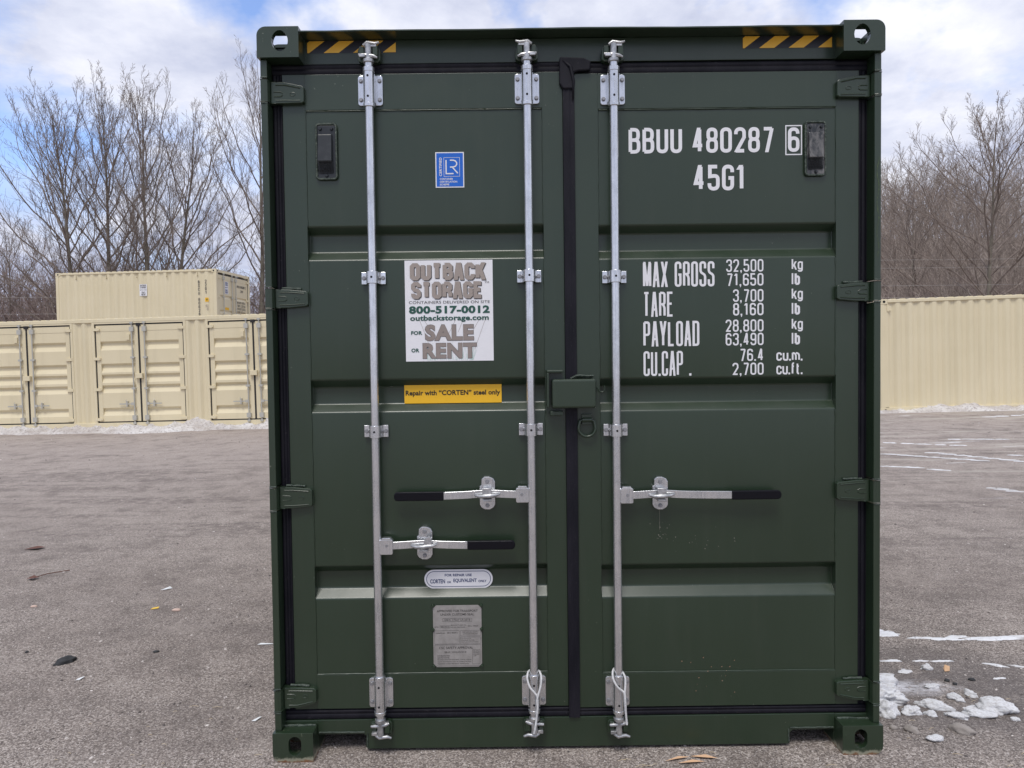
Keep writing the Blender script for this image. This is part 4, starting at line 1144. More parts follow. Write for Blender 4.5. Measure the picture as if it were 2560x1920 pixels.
# approval plate
o = panel('approval_plate', -0.579, 0.3485, -0.382, 0.6025, 0.0685, ALU, 'grey riveted approval plate', poly=[(-0.566, .3485), (-0.395, .3485), (-0.382, .362), (-0.382, .490), (-0.389, .502), (-0.382, .513), (-0.382, .590), (-0.395, .6025), (-0.566, .6025), (-0.579, .590), (-0.579, .513), (-0.572, .502), (-0.579, .490), (-0.579, .362)])
mb = MB(); y = 0.0679
font_text(mb, 'APPROVED FOR TRANSPORT', -0.563, .5745, -0.397, .5835, y, .01); font_text(mb, 'UNDER CUSTOMS SEAL', -0.549, .5600, -0.412, .5690, y, .01)
font_text(mb, 'GB/C 17267 LR/2018', -0.533, .5385, -0.428, .5460, y, 0); font_text(mb, 'MODEL', -0.573, .5115, -0.556, .5155, y, .01); font_text(mb, "BBU HC 01", -0.547, .5120, -0.513, .5165, y, 0)
font_text(mb, "MANUFACTURER'S NO.", -0.506, .5185, -0.443, .5225, y, .01); font_text(mb, 'OF THE CONTAINER', -0.506, .5100, -0.449, .5140, y, .01); font_text(mb, 'BBUU 480287', -0.438, .5140, -0.395, .5190, y, 0)
font_text(mb, "OWNER'S NO.", -0.570, .4860, -0.530, .4905, y, .01); font_text(mb, 'BBUU 480287 6', -0.522, .4865, -0.480, .4920, y, 0)
for i, s in enumerate(('TIMBER COMPONENT TREATMENT', 'AUSTRALIAN APPROVED')): font_text(mb, s, -0.463+i*.004, .4895-i*.0075, -0.395-i*.004, .4935-i*.0075, y, 0)
for i, s in enumerate(('Manufactured by', 'CONTAINER FACTORY', 'www.containers.com')): font_text(mb, s, -0.466, .4630-i*.0070, -0.425+i*.014, .4675-i*.0070, y, 0)
font_text(mb, 'CSC SAFETY APPROVAL', -0.556, .4225, -0.418, .4325, y, .01); font_text(mb, 'GB-LR 22576-05/2018', -0.536, .4065, -0.446, .4130, y, 0)
for i, (s, x1) in enumerate((('DATE MANUFACTURED', -.512), ('IDENTIFICATION NO.', -.514), ('MAXIMUM OPERATING GROSS MASS  32,500 kg  71,650 lbs', -.426), ('ALLOWABLE STACKING LOAD 1.8g  216,000 kg  476,190 lbs', -.426), ('TRANSVERSE RACKING TEST FORCE  150,000 newtons', -.436))):
    font_text(mb, s, -0.563, .3925-i*.0083, x1, .3972-i*.0083, y, .008)
for i, s in enumerate(('END WALL', 'SIDE WALL', 'DOOR END', '1.0P')): font_text(mb, s, -0.418, .4110-i*.0065, -0.393-(i == 3)*.012, .4150-i*.0065, y, 0)
def fr(x0, z0, x1, z1, t=.0008):
    mb.quad(x0, z0, x1, z0+t, y); mb.quad(x0, z1-t, x1, z1, y); mb.quad(x0, z0+t, x0+t, z1-t, y); mb.quad(x1-t, z0+t, x1, z1-t, y)
fr(-.540, .5350, -.421, .5490); fr(-.574, .4430, -.473, .4985); fr(-.469, .4755, -.386, .4985); fr(-.469, .4430, -.386, .4715); fr(-.574, .3530, -.386, .4400); fr(-.421, .3600, -.390, .4190); fr(-.552, .5095, -.509, .5190)
mb.build('lettering', DGREY, o)
mb = MB()
for x in (-.579, -.383):
    for z in (.600, .5025, .351): mb.cyl((x, .0690, z), (x, .0615, z), .0070, 12, .004)
mb.build('rivet', GREEN, o, smooth=50)

# scuffs: small chips and drips in the paint under the handle of the lettered door
mb = MB(); r_ = random.Random(11)
for k in range(34):
    x = r_.gauss(0.52, 0.09); z = r_.gauss(0.855, 0.035); s = r_.uniform(.0006, .0020)
    if r_.random() < .3: x = r_.gauss(.345, .012); z = r_.uniform(.86, .93)
    if not (0.84-.06 < z < .99): continue
    mb.add([(x-s, YD+.0019, z), (x, YD+.0019, z-s*1.3), (x+s, YD+.0019, z), (x, YD+.0019, z+s*1.4)], [(0, 1, 2, 3)])
mb.add([(.345, YD+.0019, .985), (.3458, YD+.0019, .985), (.3458, YD+.0019, .90), (.345, YD+.0019, .90)], [(3, 2, 1, 0)])
mb.build('paint_chips', m_plain('chip', (0.30, 0.29, 0.24), .7), DR)
mb = MB()
for k in range(16):
    x = r_.gauss(0.56, 0.06); z = r_.uniform(.225, .375); s = r_.uniform(.0010, .0026)
    mb.add([(x-s, YD-.0020, z), (x-s*.3, YD-.0020, z-s*1.3), (x+s, YD-.0020, z-s*.2), (x+s*.4, YD-.0020, z+s*1.1)], [(0, 1, 2, 3)])
mb.build('rust_chips', m_plain('rusty_chip', (0.32, 0.20, 0.13), .8), DR)
# algae-green scrape on the post
mb = MB(); pts = []
r_ = random.Random(2)
for k in range(26):
    z = 1.99 + k*0.015 + r_.uniform(-.004, .004); x = 1.2005 + 0.004*sin(k*0.8); w = 0.0045*abs(noise.noise(Vector((0, 0, k*0.45))))+0.0006; h = r_.uniform(.006, .016)
    mb.add([(x-w, .0174, z), (x, .0174, z-h), (x+w, .0174, z), (x, .0174, z+h)], [(0, 1, 2, 3)])
mb.build('paint_scrape', m_plain('scrape', (0.085, 0.12, 0.045), .7), CT)

# ------------------------------------------------------------------ ropes tied round the bars
def rope(pathset, label):
    mb = MB()
    for pts in pathset:
        P = [Vector(p) for p in pts]; S_ = []
        for i in range(len(P)-1):
            p0, p1, p2, p3 = P[max(i-1, 0)], P[i], P[i+1], P[min(i+2, len(P)-1)]
            n = max(3, int((p2-p1).length/0.0022))
            for k in range(n):
                u = k/n; S_.append(0.5*((2*p1) + (p2-p0)*u + (2*p0-5*p1+4*p2-p3)*u*u + (3*p1-p0-3*p2+p3)*u**3))
        S_.append(P[-1])
        L = 0; tw = [0]
        for i in range(1, len(S_)): L += (S_[i]-S_[i-1]).length; tw.append(L)
        for q in range(3):
            line = []
            for i, p in enumerate(S_):
                t = (S_[min(i+1, len(S_)-1)] - S_[max(i-1, 0)]).normalized(); a = Vector((1, 0, 0)).cross(t) if abs(t.x) < .9 else Vector((0, 0, 1)).cross(t)
                a.normalize(); b = t.cross(a); ang = tw[i]/0.016*2*pi/1.0 + q*2*pi/3
                line.append(p + (a*cos(ang)+b*sin(ang))*0.0021)
            mb.tube(line, 0.0024, 6)
    o = mb.build('rope', ROPE, smooth=60); tag(o, label, 'rope', 'ropes tied round the lock bars'); return o
rope([[(-0.150, 0.042, 0.338), (-0.172, 0.056, 0.340), (-0.194, 0.040, 0.338), (-0.200, 0.014, 0.320), (-0.190, 0.004, 0.290), (-0.172, 0.002, 0.268), (-0.161, 0.001, 0.250), (-0.160, 0.002, 0.212), (-0.164, 0.004, 0.170), (-0.169, -0.004, 0.140), (-0.176, -0.001, 0.104)],
      [(-0.150, 0.042, 0.338), (-0.144, 0.016, 0.328), (-0.147, 0.005, 0.296), (-0.157, -0.001, 0.262), (-0.163, -0.002, 0.235), (-0.161, -0.002, 0.205), (-0.166, 0.0, 0.165), (-0.168, -0.003, 0.145)]],
     'white twisted rope looped on the lock bar beside the middle seal')
rope([[(0.180, 0.044, 0.338), (0.167, 0.056, 0.345), (0.148, 0.040, 0.340), (0.142, 0.013, 0.325), (0.150, 0.003, 0.300), (0.166, 0.001, 0.280), (0.184, 0.001, 0.264), (0.187, 0.001, 0.225), (0.191, 0.003, 0.180), (0.195, 0.0, 0.135)],
      [(0.180, 0.044, 0.338), (0.190, 0.016, 0.325), (0.191, 0.005, 0.298), (0.187, -0.002, 0.262), (0.189, -0.003, 0.225), (0.191, 0.0, 0.185), (0.194, 0.001, 0.150)]],
     'white twisted rope looped on the single bar of the lettered door')

# ------------------------------------------------------------------ tan containers
def tan_profile(z_hi, z_lo, recs, y, d):
    P = [(y, z_hi)]
    for a, b in recs:
        P += [(y, a), (y+d, a-0.045), (y+d, b+0.105), (y, b)]
    P.append((y, z_lo)); return P

def tan_leaf(parent, xa, xb, hinge_side, z0=0.16, z1=2.43, xf=None, simple=False, bar=True, recs=((2.055, 1.845), (1.530, 1.320), (1.275, 1.075), (1.020, 0.835), (0.485, 0.295)), barx=None, yb=-0.045, ventx=None):
    """one leaf of a tan double door; xa<xb; front face y=0.03 behind the frame"""
    y = 0.030
    mb = MB(xf); s = hinge_side
    mb.box(xa, xa+0.10, y, y+0.05, z0, z1); mb.box(xb-0.10, xb, y, y+0.05, z0, z1)
    mb.box(xa+0.10, xb-0.10, y-.002, y+0.05, z1-0.14, z1-.001); mb.box(xa+0.10, xb-0.10, y-.002, y+0.05, z0+.001, z0+0.10)
    mb.sheet_x(tan_profile(z1-0.14, z0+0.10, recs, y+0.004, 0.050), xa+0.10, xb-0.10)
    door = mb.build('door', TAN, parent)
    m = MB(xf)
    if s < 0: m.box(xa-0.048, xa-0.001, y+0.002, y+0.03, z0, z1)
    else: m.box(xb+0.001, xb+0.048, y+0.002, y+0.03, z0, z1)
    m.box(xa-(0.048 if s < 0 else 0), xb+(0.048 if s > 0 else 0), y+0.002, y+0.03, z1+0.001, z1+0.044)
    m.box(xa-(0.048 if s < 0 else 0), xb+(0.048 if s > 0 else 0), y+0.002, y+0.03, z0-0.042, z0-0.001)
    m.build('gasket', TAN_GASKET, door)
    for zc in (z1-0.095, z0+(z1-z0)*0.655, z0+(z1-z0)*0.335, z0+0.055):
        m = MB(xf); xe = xa if s < 0 else xb
        a, b = sorted((xe + s*0.055, xe - s*0.075)); m.box(a, b, y-0.035, y+0.0015, zc-0.033, zc+0.033)
        a, b = sorted((xe - s*0.075, xe - s*0.105)); m.box(a, b, y-0.033, y+0.0012, zc-0.022, zc+0.022)
        m.build('hinge', TAN, door)
    for bx in (barx if barx else [(xb-0.14) if s < 0 else (xa+0.14)]):
        m = MB(xf); m.cyl((bx, y-0.035, z0-0.05), (bx, y-0.035, z1+0.045), 0.0150, 8); m.build('lock_bar', TAN_STEEL, door, smooth=50)
        m = MB(xf)
        for za, zb in ((z1-0.16, z1-0.05), (z0+0.03, z0+0.14)): m = MB(xf); m.prism_xz(rrect(bx-0.048, za, bx+0.048, zb, 0.01, 2), y-0.060, y+0.0013); m.build('bar_bracket', TAN_STEEL, door)
        for zc in (1.66, 0.93): zq = z0+(zc-0.16)*(z1-z0)/2.27; m = MB(xf); m.prism_xz(rrect(bx-0.046, zq-0.024, bx+0.046, zq+0.024, 0.01, 2), y-0.056, y+0.0013); m.build('bar_guide', TAN_STEEL, door)
        for zc in (z1+0.045, z0-0.045): m = MB(xf); m.prism_xz(rrect(bx-0.035, zc-0.022, bx+0.035, zc+0.022, 0.01, 2), y-0.06, y-0.012); m.build('cam_lock', TAN_STEEL, door)
        hz = z0 + 0.41; hs = s if not simple else (1 if bx < (xa+xb)/2 else -1)
        m = MB(xf)
        a, b = sorted((bx, bx + hs*0.36)); 
        m.box(a, b, y-0.042, y-0.034, hz-0.014, hz+0.014); a, b = sorted((bx, bx+hs*0.07)); m.box(a, b, y-0.052, y-0.030, hz-0.032, hz+0.032)
        m.box(bx+hs*0.18-0.018, bx+hs*0.18+0.018, y-0.05, y+0.001, hz-0.06, hz+0.065)
        m.tube([(bx+hs*0.18, y-0.05, hz+0.05), (bx+hs*0.20, y-0.055, hz+0.085), (bx+hs*0.17, y-0.05, hz+0.10)], 0.006, 5)
        m.build('handle', TAN_STEEL, door)
    if ventx is not None:
        m = MB(xf); m.box(ventx-0.05, ventx+0.05, y-0.006, y+0.0035, z1-0.38, z1-0.20); m.box(ventx-0.04, ventx+0.04, y-0.03, y-0.0065, z1-0.355, z1-0.225)
        m.build('vent', TAN, door, bev=0.004)
    return door

def tan_castings(parent, L, W, H, m=TAN):
    for x in (0, L):
        for y in (0, W):
            for z in (0, H):
                mb = MB(); x0, x1 = (0, 0.178) if x == 0 else (L-0.178, L); y0, y1 = (0, 0.162) if y == 0 else (W-0.162, W); z0, z1 = (0, 0.118) if z == 0 else (H-0.118, H)
                mb.box(x0, x1, y0, y1, z0, z1); c = mb.build('corner_casting', m, parent, bev=0.008)
                yy = -0.0015 if y == 0 else W+0.0015; xc = 0.1 if x == 0 else L-0.1
                MB().cyl((xc, yy, (z0+z1)/2), (xc, yy+(0.001 if y == 0 else -0.001), (z0+z1)/2), 0.030, 12).build('casting_hole', HOLE, c)
                xx = -0.0015 if x == 0 else L+0.0015; yc = 0.09 if y == 0 else W-0.09
                MB().cyl((xx, yc, (z0+z1)/2), (xx+(0.001 if x == 0 else -0.001), yc, (z0+z1)/2), 0.030, 12).build('casting_hole', HOLE, c)

def tan_shell(parent, L, W, H, front=None, rear=True, end0=True, end1=True, pitch=0.275, top_h=0.08):
    """rails, posts, corrugated walls; front = list of (x0,x1) corrugated stretches"""
    tan_castings(parent, L, W, H)
    for x0, x1 in ((0.0, 0.162), (L-0.162, L)):
        for y0, y1 in ((0.004, 0.12), (W-0.12, W-0.004)):
            MB().box(x0+.004 if x0 == 0 else x0+.05, x1-.05 if x0 == 0 else x1-.004, y0, y1, 0.1185, H-0.1185).build('corner_post', TAN, parent, bev=0.006)
    for y0, y1 in ((0.006, 0.06), (W-0.06, W-0.006)):
        MB().box(0.1785, L-0.1785, y0, y1, H-top_h-0.012, H-0.012).build('top_rail', TAN, parent, bev=0.006)
        MB().box(0.1785, L-0.1785, y0, y1, 0.015, 0.13).build('bottom_rail', TAN, parent, bev=0.006)
    for x0, x1 in ((0.006, 0.06), (L-0.06, L-0.006)):
        MB().box(x0, x1, 0.1625, W-0.1625, H-0.10, H-0.012).build('end_rail', TAN, parent); MB().box(x0, x1, 0.1625, W-0.1625, 0.015, 0.13).build('end_rail', TAN, parent)
    for x0, x1 in (front if front is not None else [(0.112, L-0.112)]):
        mb = MB(); mb.sheet_z(corr(x0, x1, pitch, 0.036, 0.018), 0.13, H-top_h-0.012); mb.build('side_panel', TAN, parent)
    mb = MB(); mb.sheet_z(list(reversed(corr(0.112, L-0.112, pitch, -0.036, W-0.018))), 0.13, H-top_h-0.012); mb.build('side_panel', TAN, parent)
    for on, x, sg in ((end0, 0.018, 1), (end1, L-0.018, -1)):
        if on:
            mb = MB(Matrix(((0, 1, 0, 0), (1, 0, 0, 0), (0, 0, 1, 0), (0, 0, 0, 1)))); mb.sheet_z(corr(0.12, W-0.12, pitch, 0.036*sg, x), 0.13, H-0.10); mb.build('end_panel', TAN, parent)
    # roof with shallow transverse corrugation whose ends show above the rail
    P = []; n = round((L-0.36)/0.21); p = (L-0.36)/n
    for i in range(n):
        a = 0.18+i*p; P += [(a, H-0.012), (a+p*.3, H-0.012), (a+p*.42, H+0.006), (a+p*.88, H+0.006)]
    P.append((L-0.18, H-0.012))
    vs = [(x, 0.03, z) for x, z in P] + [(x, W-0.03, z) for x, z in P]; k = len(P)
    fs = [(i, i+1, i+1+k, i+k) for i in range(k-1)]
    vs2 = vs + [(x, 0.03, H-0.02) for x, z in P]; fs += [(i, i+2*k, i+1+2*k, i+1) for i in range(k-1)]
    MB().add(vs2, fs).build('roof_panel', TAN, parent)
    MB().box(0.18, L-0.18, 0.062, W-0.062, 0.09, 0.128).build('floor_frame', TAN, parent)

def place(o, origin, yaw, tilt=0.0):
    o.location = origin; o.rotation_euler = (0, -tilt, yaw)

# side-door container on the yard (40 ft, four double doors)
A = Vector((-12.39, 14.325, 0.106)); yawL = -0.05934; tiltL = 0.01387
exL = Vector((cos(yawL)*cos(tiltL), sin(yawL)*cos(tiltL), sin(tiltL)))
TL_ = empty('side_door_container', (0, 0, 0), 'long tan container with a row of double doors along its side', 'shipping container')
place(TL_, A + exL*(-1.30), yawL, tiltL)
H20 = 2.591
off = 1.30
mods = [(-0.43+off + 2.75*k, 1.84+off + 2.75*k) for k in range(4)]
mods[3] = (mods[3][0], mods[3][1])
fr_ = []; x = 0.112
for a, b in mods:
    if a - x > 0.05: fr_.append((x, a))
    x = b
fr_.append((x, 12.192-0.112))
tan_shell(TL_, 12.192, 2.438, H20, front=fr_, pitch=0.24)
first = None
for k, (a, b) in enumerate(mods):
    mb = MB(); mb.box(a, a+0.055, 0.008, 0.075, 0.131, H20-0.093); mb.box(b-0.055, b, 0.008, 0.075, 0.131, H20-0.093)
    mb.box(a+0.055, b-0.055, 0.012, 0.075, H20-0.128, H20-0.093)
    mb.build('door_frame', TAN, TL_)
    if k == 0:
        dl = tan_leaf(TL_, a+0.085, a+1.115, -1, ventx=a+0.80+0.07); dr = tan_leaf(TL_, a+1.140, b-0.085, 1)
        m = MB(); m.box(a+1.108, a+1.147, 0.022, 0.06, 0.16, 2.43); m.build('gasket', TAN_GASKET, dr)
        m = MB(); m.box(a+1.04, a+1.21, -0.045, 0.029, 1.17, 1.285); m.build('lock_box', TAN, dr, bev=0.006)
        m = MB(); m.box(a+1.07, a+1.18, 0.012, 0.0275, 2.40, 2.47); m.build('gasket_flap', TAN_GASKET, dr)
        first = (a, dl, dr)
    else:
        copy_tree(first[1], TL_, (a-first[0], 0, 0)); copy_tree(first[2], TL_, (a-first[0], 0, 0))

# plain container on the other side
TR_ = empty('corrugated_container', (0, 0, 0), 'tan container showing one plain corrugated side, standing clear of the wooded hill', 'shipping container')
place(TR_, (8.225, 13.60, 0.315), -0.0711, 0.01839)
tan_shell(TR_, 12.192, 2.438, 2.60, pitch=0.265, top_h=0.065)
mb = MB(); mb.box(0.165, 0.25, 0.004, 0.019, 2.32, 2.45); mb.box(0.215, 0.25, -0.012, 0.0035, 2.33, 2.355); mb.build('vent', TAN, TR_)

# stacked pair farther back
U = Vector((-10.4008, 22.2516, 4.958))
yawU = -0.1174
exU = Vector((cos(yawU), sin(yawU), 0))
def far_container(z, label):
    c = empty('stacked_container', (0, 0, 0), label, 'shipping container', 'containers stacked behind the row')
    L = 6.058; place(c, U - exU*L + Vector((0, 0, z-4.958)), yawU)
    tan_shell(c, L, 2.438, H20, end1=False, pitch=0.30, top_h=0.06)
    # doors in the +x end
    xf = Matrix(((0, -1, 0, L-0.008+0.03-0.025), (1, 0, 0, 0), (0, 0, 1, 0), (0, 0, 0, 1)))
    r3 = ((1.72, 1.60), (1.20, 1.08), (0.66, 0.54))
    tan_leaf(c, 0.155, 1.205, -1, 0.165, 2.42, xf, True, recs=r3, barx=[0.155+0.33, 1.205-0.12])
    tan_leaf(c, 1.235, 2.283, 1, 0.165, 2.42, xf, True, recs=r3, barx=[1.235+0.12])
    return c, xf, L
up, xfU, LU = far_container(4.958-H20, 'tan container stacked above the row, white rental sign on its side')
lo_, _, _ = far_container(4.958-2*H20-0.01, 'lower tan container of the stack, hidden behind the side-door container')
# marks on the stacked container's side (local: x from left end, z up, y=0 front)
def side_mark(fn, name, m): mb = MB(); fn(mb); o = mb.build(name, m, up); return o
o = side_mark(lambda mb: mb.quad(3.19, 1.71, 3.47, 2.12, 0.010), 'company_sign', SIGN_WHITE)
mb = MB()
for s, z0, z1, x0, x1 in (('OUTBACK', 2.045, 2.105, 3.22, 3.44), ('STORAGE', 1.975, 2.035, 3.22, 3.44), ('800-517-0012', 1.905, 1.935, 3.21, 3.45), ('SALE', 1.80, 1.865, 3.27, 3.41), ('RENT', 1.725, 1.79, 3.26, 3.42)):
    stroke_text(mb, s, x0, z0, x1, z1, 0.0085, t=0.36, gap=0.12)
mb.build('lettering', DGREY, o)
mb = MB(); z = 2.20
for c in 'BSCU 806288 2':
    if c != ' ': stroke_text(mb, c, 5.375, z-0.105, 5.435, z, 0.0045, t=0.28)
    z -= 0.128 if c != ' ' else 0.09
z = 2.22
for c in '22G1': stroke_text(mb, c, 5.63, z-0.105, 5.69, z, 0.0045, t=0.28); z -= 0.128
mb.build('lettering', DGREY, up)
mb = MB(); mb.quad(5.62, 1.46, 5.75, 1.60, 0.008); o = mb.build('hazard_sticker', YELLOW, up)
mb = MB(); mb.quad(5.66, 1.49, 5.675, 1.57, 0.007); mb.quad(5.70, 1.49, 5.715, 1.57, 0.007); mb.quad(5.6755, 1.525, 5.6995, 1.54, 0.007); mb.build('sticker_print', BLACKP, o)
mb = MB(); stroke_text(mb, '962', 5.635, 1.27, 5.745, 1.36, 0.006, t=0.2); stroke_text(mb, '70', 5.665, 1.16, 5.74, 1.25, 0.006, t=0.2); mb.build('lettering', TAUPE2, up)
for x in (0.80, 1.96, 3.11, 4.23, 5.37):
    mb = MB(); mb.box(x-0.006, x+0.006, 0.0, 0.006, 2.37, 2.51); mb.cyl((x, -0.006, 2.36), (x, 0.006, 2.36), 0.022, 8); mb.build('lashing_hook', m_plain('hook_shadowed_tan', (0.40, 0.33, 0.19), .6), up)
def emark(fn, name, m, par=up): mb = MB(xfU); fn(mb); return mb.build(name, m, par)
o = emark(lambda mb: mb.quad(0.62, 1.78, 0.86, 2.22, 0.0275), 'company_sign', SIGN_WHITE)
def _e(mb):
    for s, z0, z1 in (('OUTBACK', 2.14, 2.20), ('STORAGE', 2.07, 2.13), ('800-517', 1.99, 2.03), ('SALE', 1.88, 1.95), ('RENT', 1.80, 1.87)): stroke_text(mb, s, 0.65, z0, 0.83, z1, 0.026, t=0.36, gap=0.12)
emark(_e, 'lettering', NAVY, o)
def _e(mb):
    stroke_text(mb, 'BSCU 806288 2', 1.50, 2.08, 2.16, 2.17, 0.0275, t=0.3); stroke_text(mb, '22G1', 1.75, 1.92, 1.95, 2.01, 0.0275, t=0.3)
    for i, s in enumerate(('MAX GROSS 30,480 kg', 'TARE 2,220 kg', 'PAYLOAD 28,260 kg', 'CU.CAP. 33.2 cu.m.')): stroke_text(mb, s, 1.50, 1.50-i*.115, 2.10, 1.58-i*.115, 0.0275, t=0.3)
emark(_e, 'lettering', DGREY)
emark(lambda mb: mb.quad(0.62, 1.215, 0.88, 1.30, 0.0275), 'repair_sticker', YELLOW)

# ------------------------------------------------------------------ trees
def tree_mesh(seed, H, R, lean, n_limb, fork=0.14, dens=1.0):
    """trunk and crown: limbs sweep from the trunk out to a domed outline, then carry finer and finer shoots"""
    r = random.Random(seed); trunk = MB(); crown = MB(); zc = 0.40*H
    N = 14; tp = []
    wx, wy = r.uniform(0, 9), r.uniform(0, 9)
    for i in range(N+1):
        u = i/N; tp.append(Vector((lean[0]*u**1.2 + 0.16*noise.noise(Vector((u*3, wx, 0))), lean[1]*u + 0.16*noise.noise(Vector((u*3, wy, 4))), -0.3 + (0.90*H+0.3)*u)))
    r0 = 0.0092*H; tr = [r0*(1-u/N)**1.0 + 0.008 for u in range(N+1)]
    trunk.tube(tp, tr, 7, caps=False)
    def at(u):
        f = u*N; i = min(N-1, int(f)); return tp[i].lerp(tp[i+1], f-i), tr[i]
    def shoot(p, d, L, rad0, lvl):
        n = (0, 0, 6, 4, 2)[lvl]; pts = [p.copy()]; rr = [rad0]; q = p.copy(); dd = d.normalized(); end = max(0.0036, rad0*0.35); w = (0, 0, 0.10, 0.14, 0.18)[lvl]
        for i in range(n):
            dd = dd + Vector((r.gauss(0, w), r.gauss(0, w), r.gauss(0, w*.6) + 0.10)); dd.normalize(); q = q + dd*(L/n); pts.append(q.copy()); rr.append(rad0 + (end-rad0)*(i+1)/n)
        crown.tube(pts, rr, 3, caps=False)
        if lvl >= 4: return
        kids = (0, 0, int(7*dens), 2)[lvl]
        for k in range(kids):
            u = 0.15 + 0.85*(k+r.random())/kids; i = min(n-1, int(u*n)); b = pts[i].lerp(pts[i+1], u*n-i); t = (pts[i+1]-pts[i]).normalized()
            a = Vector((r.gauss(0, 1), r.gauss(0, 1), r.gauss(0, 1))).cross(t).normalized(); g = rad(r.uniform(22, 42))
            shoot(b, t*cos(g)+a*sin(g), L*r.uniform(.36, .55)*(1.1-.5*u), max(.0044, rr[i]*.55), lvl+1)
    az = r.random()*6
    for k in range(n_limb):
        u = fork + (0.86-fork)*(k/(n_limb-1))**1.05; az += 2.4 + r.uniform(-.35, .35)
        phi = rad(86*(1-(k/(n_limb-1)))**0.85 + r.uniform(-7, 7) + 3); Rk = R*r.uniform(.86, 1.06)
        S0, rs = at(u)
        top = H*r.uniform(.93, 1.0)
        tip = Vector((lean[0] + Rk*sin(phi)*cos(az), lean[1] + Rk*sin(phi)*sin(az), zc + (top-zc)*max(0.05, cos(phi))**0.75))
        out = Vector((cos(az), sin(az), 0)); D = (tip-S0).length
        c1 = S0 + out*D*0.22*sin(phi) + Vector((0, 0, D*0.22)); c2 = tip - Vector((0, 0, D*0.30)) - out*D*0.04
        n = 12; pts = []; sx, sy = r.uniform(0, 50), r.uniform(0, 50)
        for i in range(n+1):
            v = i/n; q = (1-v)**3*S0 + 3*(1-v)**2*v*c1 + 3*(1-v)*v*v*c2 + v**3*tip
            q = q + Vector((noise.noise(Vector((v*4, sx, 0))), noise.noise(Vector((v*4, sy, 3))), 0.4*noise.noise(Vector((v*4, sx, 8)))))*0.055*D*min(1, 3*v)
            pts.append(q)
        ra = min(rs*0.50, 0.0046*D+0.007); rr = [ra*(1-i/n)**0.8 + 0.0050 for i in range(n+1)]
        crown.tube(pts, rr, 5, caps=False)
        m = int(12*dens)
        for j in range(m):
            v = 0.14 + 0.84*(j+r.random())/m; i = min(n-1, int(v*n)); b = pts[i].lerp(pts[i+1], v*n-i); t = (pts[i+1]-pts[i]).normalized()
            a = Vector((r.gauss(0, 1), r.gauss(0, 1), r.gauss(0, .7))).cross(t).normalized(); g = rad(r.uniform(20, 46))
            shoot(b, t*cos(g)+a*sin(g), D*r.uniform(.22, .40)*(1.15-.75*v), max(.0050, rr[i]*.42), 2)
    return trunk, crown

def tree(px, y, H, R, seed, lean, n_limb, fork, label, group='bare trees beyond the containers', dens=1.0):
    x = CAM.x + (px-1280)/F_PX*(y-CAM.y); o = empty('bare_tree', (x, y, gz(x, y)), label, 'tree', group)
    t, c = tree_mesh(seed, H, R, lean, n_limb, fork, dens)
    t.build('trunk', BARK, o, smooth=180); c.build('crown', TWIG, o)
    return o
TREES = [
 (222, 29.5, 15.0, 4.1, 11, (-1.2, 0), 30, 0.20, 'bare tree leaning outward over the gap beside the stacked container'),
 (292, 31.0, 16.0, 3.5, 12, (-0.2, 0), 30, 0.22, 'tall bare tree rising behind the stacked container, highest of its clump'),
 (372, 30.0, 15.4, 3.4, 13, (0.1, 0), 28, 0.20, 'bare grey-stemmed tree behind the middle of the stacked container'),
 (438, 32.0, 14.8, 3.9, 14, (1.3, 0), 28, 0.20, 'bare tree leaning towards the green container'),
 (665, 33.0, 17.4, 4.2, 15, (0.0, 0), 24, 0.20, 'tall slender bare tree half hidden by the edge of the green container'),
 (40, 36.0, 10.4, 4.2, 16, (0.0, 0), 20, 0.15, 'low bare tree at the edge of the clump over the brush'),
 (2475, 25.0, 11.4, 5.4, 21, (0.3, 0), 34, 0.16, 'wide forked bare tree above the plain corrugated container'),
 (2290, 35.0, 10.6, 4.2, 22, (-0.2, 0), 24, 0.15, 'smaller bare tree beside the green container post, before the hill'),
 (2720, 30.0, 13.0, 4.0, 23, (0, 0), 16, 0.2, 'bare tree mostly out of view past the forked one'),
 (1330, 34.0, 17.4, 3.6, 24, (0.0, 0), 18, 0.2, 'bare tree whose twig tips peep over the roof of the green container'),
]
for a in TREES: tree(*a)

